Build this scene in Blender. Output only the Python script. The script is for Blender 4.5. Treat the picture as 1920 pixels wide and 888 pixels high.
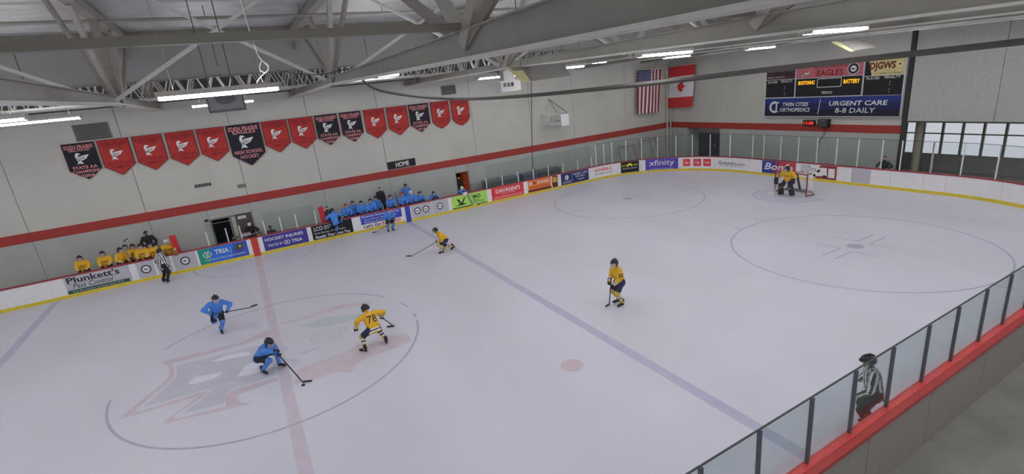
import bpy, bmesh, math, random
import numpy as np
from mathutils import Matrix, Vector
random.seed(7)
PI = math.pi
for o in list(bpy.data.objects):
    bpy.data.objects.remove(o)
SC = bpy.context.scene
COL = SC.collection

# ------------------------------------------------------------------ camera
CAM = dict(pos=(0.262, -16.864, 7.595), yaw=0.4815, pitch=-0.2965, roll=-0.1055, f=932.3)
def _cam():
    y, p, r = CAM['yaw'], CAM['pitch'], CAM['roll']
    f = Vector((math.sin(y)*math.cos(p), math.cos(y)*math.cos(p), math.sin(p)))
    rt = Vector((math.cos(y), -math.sin(y), 0)); up = rt.cross(f)
    r2 = math.cos(r)*rt + math.sin(r)*up; u2 = -math.sin(r)*rt + math.cos(r)*up
    cd = bpy.data.cameras.new('camera'); c = bpy.data.objects.new('camera', cd); COL.objects.link(c)
    cd.sensor_fit = 'HORIZONTAL'; cd.sensor_width = 36; cd.lens = CAM['f']/1920*36; cd.clip_end = 300; cd.clip_start = .05
    m = Matrix(((r2.x, u2.x, -f.x), (r2.y, u2.y, -f.y), (r2.z, u2.z, -f.z))).to_4x4()
    m.translation = Vector(CAM['pos']); c.matrix_world = m
    SC.camera = c
_cam()
# ------------------------------------------------------------------ world, exposure
w = bpy.data.worlds.new('world'); SC.world = w; w.use_nodes = True
w.node_tree.nodes['Background'].inputs[0].default_value = (.80, .82, .86, 1)
w.node_tree.nodes['Background'].inputs[1].default_value = .22
SC.view_settings.view_transform = 'Standard'; SC.view_settings.look = 'None'
SC.view_settings.exposure = 0.56; SC.view_settings.gamma = 1; SC.view_settings.use_curve_mapping = False
TUBE_STRENGTH = 26.0
FILL_WATTS = 14
K = 0.60          # display brightness of a full-white diffuse surface under the rink lamps

# ------------------------------------------------------------------ materials
def lin(v):
    v /= 255.; return v/12.92 if v <= .04045 else ((v+.055)/1.055)**2.4
def C(r, g, b, k=None):
    k = k or K
    return tuple(min(.92, lin(x)/k) for x in (r, g, b)) + (1,)
MATS = {}
def mat(name, rgb, rough=.6, metal=0., var=.06, scale=6., bump=0., bscale=20., spec=.4, raw=False, emit=0.):
    if name in MATS: return MATS[name]
    m = bpy.data.materials.new(name); m.use_nodes = True; nt = m.node_tree
    b = nt.nodes['Principled BSDF']
    col = tuple(rgb)+((1,) if len(rgb) == 3 else ()) if raw else C(*rgb)
    b.inputs['Roughness'].default_value = rough; b.inputs['Metallic'].default_value = metal
    b.inputs['Specular IOR Level'].default_value = spec
    tc = nt.nodes.new('ShaderNodeTexCoord')
    if var > 0:
        n = nt.nodes.new('ShaderNodeTexNoise'); n.inputs['Scale'].default_value = scale; n.inputs['Detail'].default_value = 4
        nt.links.new(tc.outputs['Object'], n.inputs['Vector'])
        r = nt.nodes.new('ShaderNodeValToRGB')
        r.color_ramp.elements[0].position = .3; r.color_ramp.elements[1].position = .7
        r.color_ramp.elements[0].color = tuple(c*(1-var) for c in col[:3])+(1,)
        r.color_ramp.elements[1].color = tuple(min(1, c*(1+var)) for c in col[:3])+(1,)
        nt.links.new(n.outputs['Fac'], r.inputs['Fac']); nt.links.new(r.outputs['Color'], b.inputs['Base Color'])
    else:
        b.inputs['Base Color'].default_value = col
    if bump > 0:
        n2 = nt.nodes.new('ShaderNodeTexNoise'); n2.inputs['Scale'].default_value = bscale; n2.inputs['Detail'].default_value = 5
        nt.links.new(tc.outputs['Object'], n2.inputs['Vector'])
        bp = nt.nodes.new('ShaderNodeBump'); bp.inputs['Strength'].default_value = bump; bp.inputs['Distance'].default_value = .05
        nt.links.new(n2.outputs['Fac'], bp.inputs['Height']); nt.links.new(bp.outputs['Normal'], b.inputs['Normal'])
    if emit > 0:
        b.inputs['Emission Color'].default_value = col; b.inputs['Emission Strength'].default_value = emit
    MATS[name] = m
    return m
def emat(name, rgb, strength):
    if name in MATS: return MATS[name]
    m = bpy.data.materials.new(name); m.use_nodes = True; nt = m.node_tree
    nt.nodes.remove(nt.nodes['Principled BSDF'])
    e = nt.nodes.new('ShaderNodeEmission'); e.inputs[0].default_value = tuple(lin(x) for x in rgb)+(1,); e.inputs[1].default_value = strength
    nt.links.new(e.outputs[0], nt.nodes['Material Output'].inputs[0]); MATS[name] = m
    return m
def glassmat(name, tint, gloss=.06, rough=.02):
    if name in MATS: return MATS[name]
    m = bpy.data.materials.new(name); m.use_nodes = True; nt = m.node_tree
    nt.nodes.remove(nt.nodes['Principled BSDF'])
    t = nt.nodes.new('ShaderNodeBsdfTransparent'); t.inputs[0].default_value = tint+(1,)
    g = nt.nodes.new('ShaderNodeBsdfGlossy'); g.inputs['Roughness'].default_value = rough; g.inputs[0].default_value = (.9, .95, .95, 1)
    lw = nt.nodes.new('ShaderNodeFresnel'); lw.inputs['IOR'].default_value = 1.35
    mul = nt.nodes.new('ShaderNodeMath'); mul.operation = 'MULTIPLY'; mul.inputs[1].default_value = .28
    mx = nt.nodes.new('ShaderNodeMixShader')
    nt.links.new(lw.outputs[0], mul.inputs[0]); nt.links.new(mul.outputs[0], mx.inputs[0])
    nt.links.new(t.outputs[0], mx.inputs[1]); nt.links.new(g.outputs[0], mx.inputs[2])
    nt.links.new(mx.outputs[0], nt.nodes['Material Output'].inputs[0]); MATS[name] = m
    return m
def icemat():
    m = bpy.data.materials.new('ice'); m.use_nodes = True; nt = m.node_tree; b = nt.nodes['Principled BSDF']
    tc = nt.nodes.new('ShaderNodeTexCoord')
    n = nt.nodes.new('ShaderNodeTexNoise'); n.inputs['Scale'].default_value = .35; n.inputs['Detail'].default_value = 6
    mp = nt.nodes.new('ShaderNodeMapping'); mp.inputs['Scale'].default_value = (1, .45, 1)
    nt.links.new(tc.outputs['Object'], mp.inputs['Vector']); nt.links.new(mp.outputs[0], n.inputs['Vector'])
    r = nt.nodes.new('ShaderNodeValToRGB'); r.color_ramp.elements[0].position = .3; r.color_ramp.elements[1].position = .7
    r.color_ramp.elements[0].color = C(173, 172, 182); r.color_ramp.elements[1].color = C(180, 177, 188)
    nt.links.new(n.outputs['Fac'], r.inputs['Fac'])
    # skate scratches: stretched fine noise
    n2 = nt.nodes.new('ShaderNodeTexNoise'); n2.inputs['Scale'].default_value = 3.5; n2.inputs['Detail'].default_value = 8
    n2.inputs['Distortion'].default_value = 1.2
    nt.links.new(tc.outputs['Object'], n2.inputs['Vector'])
    mr = nt.nodes.new('ShaderNodeMapRange'); mr.inputs['From Min'].default_value = .3; mr.inputs['From Max'].default_value = .7
    mr.inputs['To Min'].default_value = .30; mr.inputs['To Max'].default_value = .46
    nt.links.new(n2.outputs['Fac'], mr.inputs['Value']); nt.links.new(mr.outputs[0], b.inputs['Roughness'])
    nt.links.new(r.outputs['Color'], b.inputs['Base Color'])
    b.inputs['Specular IOR Level'].default_value = .22
    MATS['ice'] = m; return m
def foilmat():
    m = mat('foil_insulation', (.66, .66, .67), rough=.38, metal=.4, var=.14, scale=1.2, raw=True)
    nt = m.node_tree; b = nt.nodes['Principled BSDF']
    tc = nt.nodes.new('ShaderNodeTexCoord'); mp = nt.nodes.new('ShaderNodeMapping'); mp.inputs['Scale'].default_value = (.5, 3.0, 1)
    n = nt.nodes.new('ShaderNodeTexNoise'); n.inputs['Scale'].default_value = 2.2; n.inputs['Detail'].default_value = 5; n.inputs['Distortion'].default_value = .6
    bp = nt.nodes.new('ShaderNodeBump'); bp.inputs['Strength'].default_value = .55; bp.inputs['Distance'].default_value = .12
    nt.links.new(tc.outputs['Object'], mp.inputs[0]); nt.links.new(mp.outputs[0], n.inputs['Vector'])
    nt.links.new(n.outputs['Fac'], bp.inputs['Height']); nt.links.new(bp.outputs['Normal'], b.inputs['Normal'])
    return m

# ------------------------------------------------------------------ mesh / object helpers
def mesh(name, verts, faces, m=None, smooth=False):
    me = bpy.data.meshes.new(name); me.from_pydata([tuple(v) for v in verts], [], faces); me.update()
    if m: me.materials.append(m)
    if smooth: me.polygons.foreach_set('use_smooth', [True]*len(me.polygons))
    return me
def link(name, data, parent=None, loc=(0, 0, 0)):
    o = bpy.data.objects.new(name, data); COL.objects.link(o); o.location = loc
    if parent: o.parent = parent
    return o
def tag(o, label=None, cat=None, group=None, kind=None):
    if label: o['label'] = label
    if cat: o['category'] = cat
    if group: o['group'] = group
    if kind: o['kind'] = kind
    return o
def thing(name, label, cat, loc=(0, 0, 0), group=None):
    return tag(link(name, None, None, loc), label, cat, group)
class MB:
    """collects geometry (in world space) for one mesh"""
    def __init__(s): s.v = []; s.f = []
    def add(s, verts, faces):
        n = len(s.v); s.v += [tuple(v) for v in verts]; s.f += [tuple(i+n for i in f) for f in faces]; return s
    def box(s, x0, x1, y0, y1, z0, z1):
        v = [(x, y, z) for x in (x0, x1) for y in (y0, y1) for z in (z0, z1)]
        return s.add(v, [(0, 1, 3, 2), (4, 6, 7, 5), (0, 4, 5, 1), (2, 3, 7, 6), (0, 2, 6, 4), (1, 5, 7, 3)])
    def bar(s, a, b, w, h=None, up=(0, 0, 1)):
        a = Vector(a); b = Vector(b); h = h or w; d = (b-a).normalized(); up = Vector(up)
        if abs(d.dot(up)) > .98: up = Vector((1, 0, 0))
        x = d.cross(up).normalized()*w/2; y = x.cross(d).normalized()*h/2
        v = [p+i*x+j*y for p in (a, b) for i, j in ((-1, -1), (1, -1), (1, 1), (-1, 1))]
        return s.add(v, [(0, 3, 2, 1), (4, 5, 6, 7), (0, 1, 5, 4), (1, 2, 6, 5), (2, 3, 7, 6), (3, 0, 4, 7)])
    def tube(s, pts, r, n=6, cap=True):
        pts = [Vector(p) for p in pts]; rs = r if isinstance(r, (list, tuple)) else [r]*len(pts); rings = []
        for i, p in enumerate(pts):
            d = (pts[min(i+1, len(pts)-1)]-pts[max(i-1, 0)]).normalized()
            up = Vector((0, 0, 1)) if abs(d.z) < .95 else Vector((1, 0, 0))
            x = d.cross(up).normalized(); y = x.cross(d)
            rings.append([p+rs[i]*(math.cos(a)*x+math.sin(a)*y) for a in [2*PI*k/n for k in range(n)]])
        v = [q for g in rings for q in g]
        f = [(i*n+k, i*n+(k+1) % n, (i+1)*n+(k+1) % n, (i+1)*n+k) for i in range(len(pts)-1) for k in range(n)]
        if cap: f += [tuple(range(n-1, -1, -1)), tuple((len(pts)-1)*n+k for k in range(n))]
        return s.add(v, f)
    def ell(s, c, rx, ry, rz, X=(1, 0, 0), Y=(0, 1, 0), Z=(0, 0, 1), nu=12, nv=8, lim=None):
        c = Vector(c); X, Y, Z = Vector(X), Vector(Y), Vector(Z); v = []; f = []; uv = []
        for j in range(nv+1):
            t = PI*j/nv
            for i in range(nu):
                a = 2*PI*i/nu; l = (math.sin(t)*math.cos(a), math.sin(t)*math.sin(a), math.cos(t))
                uv.append(l); v.append(c+X*rx*l[0]+Y*ry*l[1]+Z*rz*l[2])
        for j in range(nv):
            for i in range(nu):
                q = (j*nu+i, (j+1)*nu+i, (j+1)*nu+(i+1) % nu, j*nu+(i+1) % nu)
                if lim and not all(lim(uv[k]) for k in q): continue
                f.append(q)
        return s.add(v, f)
    def build(s, name, m, parent=None, smooth=False):
        off = parent.matrix_world.translation if parent else Vector()
        if parent: off = Vector(ORG(parent))
        me = mesh(name, [Vector(v)-off for v in s.v], s.f, m, smooth)
        return link(name, me, parent)
def ORG(o):
    p = Vector(o.location)
    while o.parent: o = o.parent; p += Vector(o.location)
    return p
def boxmesh(name, m):
    return mesh(name, *(lambda b: (b.v, b.f))(MB().box(-.5, .5, -.5, .5, -.5, .5)), m)
# ------------------------------------------------------------------ flat print: lettering and polygons mapped onto a surface
_TX = {}
def text2d(s, bold=0., shear=0., mono=False):
    key = (s, bold, shear)
    if key in _TX: return _TX[key]
    cu = bpy.data.curves.new('t', 'FONT'); cu.body = s; cu.size = 1; cu.resolution_u = 2; cu.offset = bold; cu.shear = shear
    cu.fill_mode = 'BOTH'
    o = bpy.data.objects.new('t', cu); COL.objects.link(o)
    dg = bpy.context.evaluated_depsgraph_get(); me = bpy.data.meshes.new_from_object(o.evaluated_get(dg))
    v = [(p.co.x, p.co.y) for p in me.vertices]; f = [tuple(p.vertices) for p in me.polygons]
    bpy.data.objects.remove(o); bpy.data.curves.remove(cu); bpy.data.meshes.remove(me)
    x0 = min(p[0] for p in v); x1 = max(p[0] for p in v); y0 = min(p[1] for p in v); y1 = max(p[1] for p in v)
    v = [((x-x0)/(x1-x0), (y-y0)/(y1-y0)) for x, y in v]
    _TX[key] = (v, f); return _TX[key]
def letter(name, s, box, mp, m, parent, d=.008, bold=.0, shear=0.):
    """text fitted into box=(x0,x1,y0,y1) and carried to the surface by mp(x,y,d)"""
    v, f = text2d(s, bold, shear); x0, x1, y0, y1 = box
    return MB().add([mp(x0+a*(x1-x0), y0+b*(y1-y0), d) for a, b in v], f).build(name, m, parent)
def rect(name, box, mp, m, parent, d=.005, n=1):
    x0, x1, y0, y1 = box; b = MB()
    for i in range(n):
        a, c = x0+(x1-x0)*i/n, x0+(x1-x0)*(i+1)/n
        b.add([mp(a, y0, d), mp(c, y0, d), mp(c, y1, d), mp(a, y1, d)], [(0, 1, 2, 3)])
    return b.build(name, m, parent)
def poly(name, pts, mp, m, parent, d=.006):
    bm = bmesh.new(); vs = [bm.verts.new((p[0], p[1], 0)) for p in pts]; bm.faces.new(vs)
    bmesh.ops.triangulate(bm, faces=bm.faces[:]); bm.verts.index_update()
    v = [(p.co.x, p.co.y) for p in bm.verts]; f = [tuple(q.index for q in t.verts) for t in bm.faces]; bm.free()
    return MB().add([mp(x, y, d) for x, y in v], f).build(name, m, parent)
def ring2d(r0, r1, n=48, cx=0, cy=0, a0=0, a1=2*PI, sy=1.):
    full = abs(a1-a0-2*PI) < 1e-6; v = []; f = []
    for i in range(n+1):
        a = a0+(a1-a0)*i/n
        v += [(cx+r0*math.cos(a), cy+sy*r0*math.sin(a)), (cx+r1*math.cos(a), cy+sy*r1*math.sin(a))]
    f = [(2*i, 2*i+1, 2*i+3, 2*i+2) for i in range(n)]
    return v, f
def disc(name, cx, cy, r, mp, m, parent, d=.006, sy=1., n=24):
    return poly(name, [(cx+r*math.cos(2*PI*i/n), cy+sy*r*math.sin(2*PI*i/n)) for i in range(n)], mp, m, parent, d)
def ring(name, cx, cy, r0, r1, mp, m, parent, d=.006, sy=1., n=32):
    v, f = ring2d(r0, r1, n, cx, cy, sy=sy)
    return MB().add([mp(x, y, d) for x, y in v], f).build(name, m, parent)

# palette --------------------------------------------------------------
WHITE = mat('white_plastic', (196, 193, 200), .35, var=.03)
BGREY = mat('pale_grey_panel', (160, 157, 165), .4, var=.04)
YELLOW = mat('yellow_kickplate', (184, 164, 52), .4, var=.08)
REDCAP = mat('red_cap_rail', (178, 58, 58), .35, var=.08)
DARKCAP = mat('dark_red_cap', (130, 42, 52), .4)
WALLUP = mat('painted_concrete_upper', (166, 164, 158), .85, var=.05, scale=.5, bump=.05, bscale=30)
WALLLO = mat('painted_concrete_lower', (150, 152, 149), .8, var=.06, scale=.6, bump=.05, bscale=30)
STRIPE = mat('red_brown_stripe', (140, 52, 47), .7, var=.06)
STEEL = mat('painted_steel', (122, 118, 112), .5, var=.06, scale=1.5)
STEELD = mat('darker_steel', (105, 100, 94), .5, var=.06, scale=1.5)
STEELW = mat('light_steel', (165, 162, 160), .5, var=.06, scale=1.5)
PANELUP = mat('bulkhead_board', (129, 127, 125), .85, var=.05, scale=.7)
CONC = mat('concrete_floor', (119, 117, 112), .75, var=.18, scale=.9, bump=.1)
BLACK = mat('black_plastic', (24, 24, 26), .5)
DARKG = mat('dark_grey', (62, 64, 68), .6)
ALU = mat('aluminium_post', (205, 208, 208), .35, metal=.2, var=.03)
POSTD = mat('dark_grey_post', (84, 88, 92), .35, metal=.4, var=.05)
GLASS = glassmat('shield_glass', (.925, .952, .945))
GLASSN = glassmat('near_shield_glass', (.875, .915, .915))
RED = mat('banner_red', (156, 47, 46), .8, var=.08, scale=3)
BBLACK = mat('banner_black', (34, 32, 40), .8, var=.1)
BEDGE = mat('banner_edge', (70, 22, 26), .8)
PWHITE = mat('print_white', (220, 216, 220), .6, var=.02)
PPINK = mat('print_pink', (196, 128, 132), .7, var=.05)
PDARK = mat('print_dark_red', (112, 30, 32), .7)
PBLACK = mat('print_black', (26, 26, 30), .6)
NAVY = mat('print_navy', (36, 42, 88), .5)
PBLUE = mat('print_blue', (50, 66, 160), .5)
PURPLE = mat('print_purple', (78, 62, 150), .5)
PGREEN = mat('print_green', (150, 190, 88), .5)
DGREEN = mat('print_dark_green', (40, 74, 62), .5)
PORANGE = mat('print_orange', (206, 104, 48), .5)
PBROWN = mat('print_brown', (92, 40, 28), .5)
PRED = mat('print_red', (190, 52, 60), .5)
PYEL = mat('print_yellow', (214, 206, 60), .5)
PCREAM = mat('print_cream', (186, 170, 120), .6, var=.12, scale=8)
PTEAL = mat('print_teal', (34, 128, 112), .5)
PMBLUE = mat('print_mid_blue', (46, 98, 184), .5)
ICE = icemat(); FOIL = foilmat()

# ================================================================== SETTING
W = 13.0; XE = 31.0; R = 7.3; YW = 15.3; XW = 33.85; ROOF = 11.1
XL = -18.0
L1 = XE-R-XL; LA = R*PI/2; L3 = 2*(W-R)
def path(s):
    """point and outward normal along the inner face of the boards: far side, far corner, end, near corner, near side"""
    if s < L1: return Vector((XL+s, W, 0)), Vector((0, 1, 0))
    s -= L1
    if s < LA:
        a = PI/2-s/R; n = Vector((math.cos(a), math.sin(a), 0)); return Vector((XE-R, W-R, 0))+R*n, n
    s -= LA
    if s < L3: return Vector((XE, W-R-s, 0)), Vector((1, 0, 0))
    s -= L3
    if s < LA:
        a = -s/R; n = Vector((math.cos(a), math.sin(a), 0)); return Vector((XE-R, -(W-R), 0))+R*n, n
    s -= LA
    return Vector((XE-R-s, -W, 0)), Vector((0, -1, 0))
S_END = L1+LA; S_NC = S_END+L3; S_NEAR = S_NC+LA
def bmap(x, y, d):          # a point on the boards: x along, y up, d towards the ice
    p, n = path(x); return p-n*d+Vector((0, 0, y))
def sweep(prof, s0, s1, step=.5):
    curved = not (s1 <= L1+1e-4 or (s0 >= S_END-1e-4 and s1 <= S_NC+1e-4) or s0 >= S_NEAR-1e-4)
    n = max(1, int(math.ceil((s1-s0)/step))) if curved else 1
    b = MB(); k = len(prof); v = []; f = []
    for i in range(n+1):
        p, nn = path(min(max(s0+(s1-s0)*i/n, 0), S_NEAR+60))
        v += [p+nn*o+Vector((0, 0, z)) for o, z in prof]
    for i in range(n):
        f += [(i*k+j, i*k+(j+1) % k, (i+1)*k+(j+1) % k, (i+1)*k+j) for j in range(k)]
    f += [tuple(range(k-1, -1, -1)), tuple(n*k+j for j in range(k))]
    return b.add(v, f)

# --- ice sheet and its paint
ice_v = [bmap(S_NEAR+45*0+0.0, 0, 0)]
pts = [Vector((-31, W, 0))]
s = L1
while s < S_NEAR+1e-6:
    pts.append(path(s)[0]); s += (S_NEAR-L1)/80
pts += [Vector((-31, -W, 0))]
ice = link('floor', mesh('floor', pts, [tuple(range(len(pts)-1, -1, -1))], ICE)); tag(ice, kind='structure')
gmap = lambda x, y, d: Vector((x, y, d))
LGREY = mat('paint_grey_blue', (146, 146, 160), .4, var=.06, scale=2, spec=.2)
LRED = mat('paint_faded_red', (170, 161, 171), .4, var=.05, scale=1.5, spec=.2)
LBLUE = mat('paint_faded_blue', (156, 154, 175), .4, var=.05, scale=1.5, spec=.2)
LPINK = mat('paint_pink', (170, 158, 168), .4, var=.06, scale=2, spec=.2)
LPINK2 = mat('paint_pale_pink', (174, 163, 172), .4, var=.06, scale=2, spec=.2)
LSIL = mat('paint_silver_grey', (164, 163, 174), .4, var=.07, scale=2, spec=.2)
LWHITE = mat('paint_white', (188, 185, 195), .4, var=.03, spec=.2)
LTEAL = mat('paint_grey_green', (162, 166, 172), .4, var=.05, spec=.2)
CREASE = mat('paint_pale_blue', (169, 170, 182), .4, var=.05, spec=.2)
rect('centre_line', (-.155, .155, -W, W), gmap, LRED, ice, .0012)
rect('blue_line', (8.54, 8.845, -W, W), gmap, LBLUE, ice, .0012)
rect('blue_line', (-8.845, -8.54, -W, W), gmap, LBLUE, ice, .0012)
rect('goal_line', (27.10, 27.16, -11.5, 11.5), gmap, LPINK, ice, .0012)
def arc_line(name, cx, cy, r, a0, a1, m, wd=.055):
    v, f = ring2d(r-wd, r+.0, 96, cx, cy, a0, a1); MB().add([(x, y, .0016) for x, y in v], f).build(name, m, ice)
arc_line('centre_circle', 0, 0, 4.60, math.radians(178), math.radians(349), LGREY, .075)
arc_line('centre_circle', 0, 0, 4.60, math.radians(352), math.radians(356), LGREY, .09)
arc_line('centre_circle', 0, 0, 4.60, math.radians(5), math.radians(13), LGREY, .06)
arc_line('centre_circle', 0, 0, 4.60, math.radians(26), math.radians(140), LGREY, .07)
arc_line('referee_crease', 0, W, 3.05, PI, 2*PI, LGREY, .05)
for sy in (1, -1):
    cx, cy = 21.03, 6.706*sy
    arc_line('faceoff_circle', cx, cy, 4.60, 0, 2*PI, LGREY, .065)
    disc('faceoff_dot', cx, cy, .30, gmap, LGREY, ice, .0016)
    for sx in (1, -1):
        for s2 in (1, -1):   # the L marks round the dot and the hash marks on the circle
            x0, y0 = cx+sx*.62, cy+s2*.24
            rect('hash_mark', tuple(sorted((x0, x0+sx*1.2)))+(y0-.028, y0+.028), gmap, LGREY, ice, .0016)
            rect('hash_mark', (x0-.028, x0+.028)+tuple(sorted((y0, y0+s2*.9))), gmap, LGREY, ice, .0020)
            xa = cx+sx*.86; ya = cy+s2*4.52
            rect('hash_mark', (xa-.028, xa+.028)+tuple(sorted((ya, ya+s2*.62))), gmap, LGREY, ice, .0020)
    if sy > 0: disc('neutral_dot', 7.01, -6.706*sy, .32, gmap, mat('paint_dull_red', (172, 154, 162), .4, spec=.2), ice, .0016)
disc('centre_dot', 0, 0, .3, gmap, LSIL, ice, .0030)
poly('goal_crease', [(27.1, -1.83)]+[(27.1-math.sqrt(max(0, 1.83**2-y*y)), y) for y in np.linspace(-1.83, 1.83, 21)]+[(27.1, 1.83)], gmap, CREASE, ice, .0014)
arc_line('crease_edge', 27.1, 0, 1.86, PI/2, 1.5*PI, LGREY, .06)
# emblem at centre ice
RED_O = [(-3.49, 1.97), (-1.12, 1.61), (-0.16, 2.15), (-0.16, 1.5), (-1.03, 1.43), (-3.16, 1.54), (-3.02, 1.07), (-2.99, 0.52), (-3.1, 0.18), (-3.81, -0.94), (-3.74, -1.13), (-2.06, -1.17), (-2.02, -1.39), (-2.8, -2.04), (-2.76, -2.23), (-1.54, -2.49), (-1.6, -2.03), (-1.49, -1.74), (-1.27, -1.68), (-0.2, -1.72), (-0.2, -1.98), (-1.2, -2.03), (-1.28, -2.21), (-1.18, -2.53), (-0.93, -2.8), (-3.02, -2.28), (-3.01, -2.15), (-2.24, -1.35), (-4.13, -1.24), (-4.1, -1.08), (-3.18, 0.45), (-3.14, 0.93), (-3.24, 1.48)]
GREY_O = [(-2.99, 1.25), (-0.16, 0.88), (-0.18, -1.6), (-1.33, -1.59), (-1.54, -1.7), (-1.62, -2.25), (-2.6, -2.08), (-1.87, -1.26), (-2.03, -1.06), (-3.64, -0.95), (-3.05, 0.13), (-2.92, 0.46)]
emblem = link('ice_emblem', None, ice)
poly('emblem_outline', RED_O, gmap, LPINK, emblem, .0022)
poly('emblem_letter', GREY_O, gmap, LSIL, emblem, .0022)
for h in ([(-1.99, 0.77), (-1.54, 0.93), (-0.86, 0.66), (-0.84, 0.39), (-1.36, 0.53), (-1.84, 0.65)],
          [(-2.58, -0.26), (-2.4, -0.02), (-1.66, -0.24), (-1.77, -0.52), (-2.16, -0.53), (-2.49, -0.44)],
          [(-1.26, -0.92), (-1.01, -0.3), (-0.24, -0.02), (-0.24, -1.02), (-0.92, -1.05)]):
    poly('emblem_counter', h, gmap, LWHITE, emblem, .0026)
poly('emblem_crest', [(0.18, 2.32), (1.19, 2.45), (2.03, 2.56), (2.85, 2.42), (3.6, 1.9), (3.53, 1.64), (2.86, 2.03), (2.04, 2.12), (1.22, 2.02), (0.46, 2.15)], gmap, LPINK2, emblem, .0022)
poly('emblem_wing', [(0.71, 1.69), (1.16, 1.55), (1.79, 1.71), (2.36, 1.38), (3.17, 0.94), (2.85, 0.74), (2.15, 0.78), (1.66, 0.88), (1.26, 1.05), (1.05, 1.4)], gmap, LTEAL, emblem, .0022)
poly('emblem_tail', [(0.29, -1.76), (1.02, -1.64), (1.77, -1.6), (2.47, -1.27), (2.32, -1.95), (3.03, -1.63), (3.41, -1.46), (3.86, -1.68), (3.85, -2.21), (3.64, -2.35), (3.14, -2.39), (2.36, -2.4), (1.98, -2.59), (1.71, -3.01), (1.42, -2.66), (0.86, -2.7), (0.2, -2.5), (0.35, -2.14)], gmap, LPINK2, emblem, .0024)
poly('emblem_feather', [(0.52, -0.67), (0.79, -0.6), (1.17, -0.61), (1.04, -0.71), (0.69, -0.78)], gmap, LSIL, emblem, .0024)
for r in (.62, .42, .2):
    ring('emblem_ring', 1.62, .12, r-.04, r, gmap, LSIL, emblem, .0024, sy=.8)

# --- floors round the rink
MB().box(XL, XW+6, W+.2, YW+3, -.2, .0).build('floor_far', CONC); tag(bpy.data.objects['floor_far'], kind='structure')
MB().box(XE+.2, XW+6, -W, W+.2, -.2, -.001).build('floor_end', CONC); tag(bpy.data.objects['floor_end'], kind='structure')
tag(MB().box(-14, XW+6, -24, -W-.16, -.55, -.35).build('floor_near', CONC), kind='structure')

# --- walls
def wall_panels(parent, xs, mk, z0, z1, m, holes=()):
    for a, b in zip(xs[:-1], xs[1:]):
        mk(a+.012, b-.012, z0, z1).build('wall_panel', m, parent)
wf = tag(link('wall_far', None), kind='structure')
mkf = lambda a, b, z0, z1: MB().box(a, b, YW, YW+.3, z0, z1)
wall_panels(wf, [-20, -14.2, -9.4, -4.6, .3, 4.4, 8.55, 14.94, 19.6, 23.5, 28.7, XW+.3], mkf, 3.05, 8.5, WALLUP)
wall_panels(wf, [-20, -9.4, .3, 8.55, 19.6, 28.7, XW+.3], mkf, 8.51, ROOF, mat('baked_wall_shade', (78, 74, 72), .9, var=.12))  # dark colour holds the shade of the roof space behind the joists
for a, b, z0, z1 in ((-20, -9.4, 0, 2.62), (-9.4, -4.6, 0, 2.62), (-4.6, -1.9, 0, 2.62), (-1.9, .25, 2.08, 2.62), (.25, 4.4, 0, 2.62), (4.4, 8.55, 0, 2.62), (8.55, 13.2, 0, 2.62), (13.2, 14.12, 2.09, 2.62), (14.12, 19.6, 0, 2.62), (19.6, 23.5, 0, 2.62), (23.5, 28.7, 0, 2.62), (28.7, XW+.3, 0, 2.62)):
    mkf(a+.008, b-.008, z0, z1).build('wall_panel', WALLLO, wf)
MB().box(-20, XW+.3, YW+.02, YW+.34, 0, ROOF).v
MB().box(-20, -1.95, YW+.2, YW+.32, 0, ROOF).box(.3, 13.15, YW+.2, YW+.32, 0, ROOF).box(14.17, XW+.3, YW+.2, YW+.32, 0, ROOF).box(-1.95, .3, YW+.2, YW+.32, 2.1, ROOF).box(13.15, 14.17, YW+.2, YW+.32, 2.1, ROOF).build('wall_core', DARKG, wf)
tag(MB().box(-20, XW, YW-.02, YW+.05, 2.6, 3.07).build('trim_1', STRIPE), kind='structure')
we = tag(link('wall_end', None), kind='structure')
mke = lambda a, b, z0, z1: MB().box(XW, XW+.3, a, b, z0, z1)
for a, b in ((-2.2, 1.8), (1.8, 6.2), (6.2, 10.2), (10.2, 13.5), (13.5, YW)):
    mke(a+.006, b-.006, 3.05, ROOF).build('wall_panel', WALLUP, we)
for a, b in ((-2.2, 1.8), (1.8, 6.2), (6.2, 10.2), (13.5, YW)):
    mke(a+.004, b-.004, 0, 2.62).build('wall_panel', WALLLO, we)
tag(MB().box(XW-.02, XW+.3, -2.2, YW, 2.6, 3.07).build('trim_2', STRIPE), kind='structure')
# alcove with doors in the end wall
tag(MB().box(XW+1.3, XW+1.4, 9.9, 13.8, 0, 3.0).box(XW+.3, XW+1.3, 9.9, 10.2, 0, 3.0).box(XW+.3, XW+1.3, 13.5, 13.8, 0, 3.0).box(XW+.3, XW+1.3, 9.9, 13.8, 2.62, 3.0).build('wall_alcove', WALLLO), kind='structure')
d3 = tag(link('door_3', None, None, (XW+1.28, 11.8, 0)), kind='structure')
for a, b in ((10.25, 11.78), (11.82, 13.35)):
    MB().box(XW+1.22, XW+1.3, a, b, 0, 2.0).build('door_leaf', mat('grey_metal_door', (66, 68, 74), .5), d3)
MB().box(XW+1.18, XW+1.22, 11.6, 11.74, 1.0, 1.06).build('door_handle', ALU, d3)
MB().box(XW+1.2, XW+1.3, 10.2, 13.4, 2.0, 2.08).build('door_frame', STEELD, d3)
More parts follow.
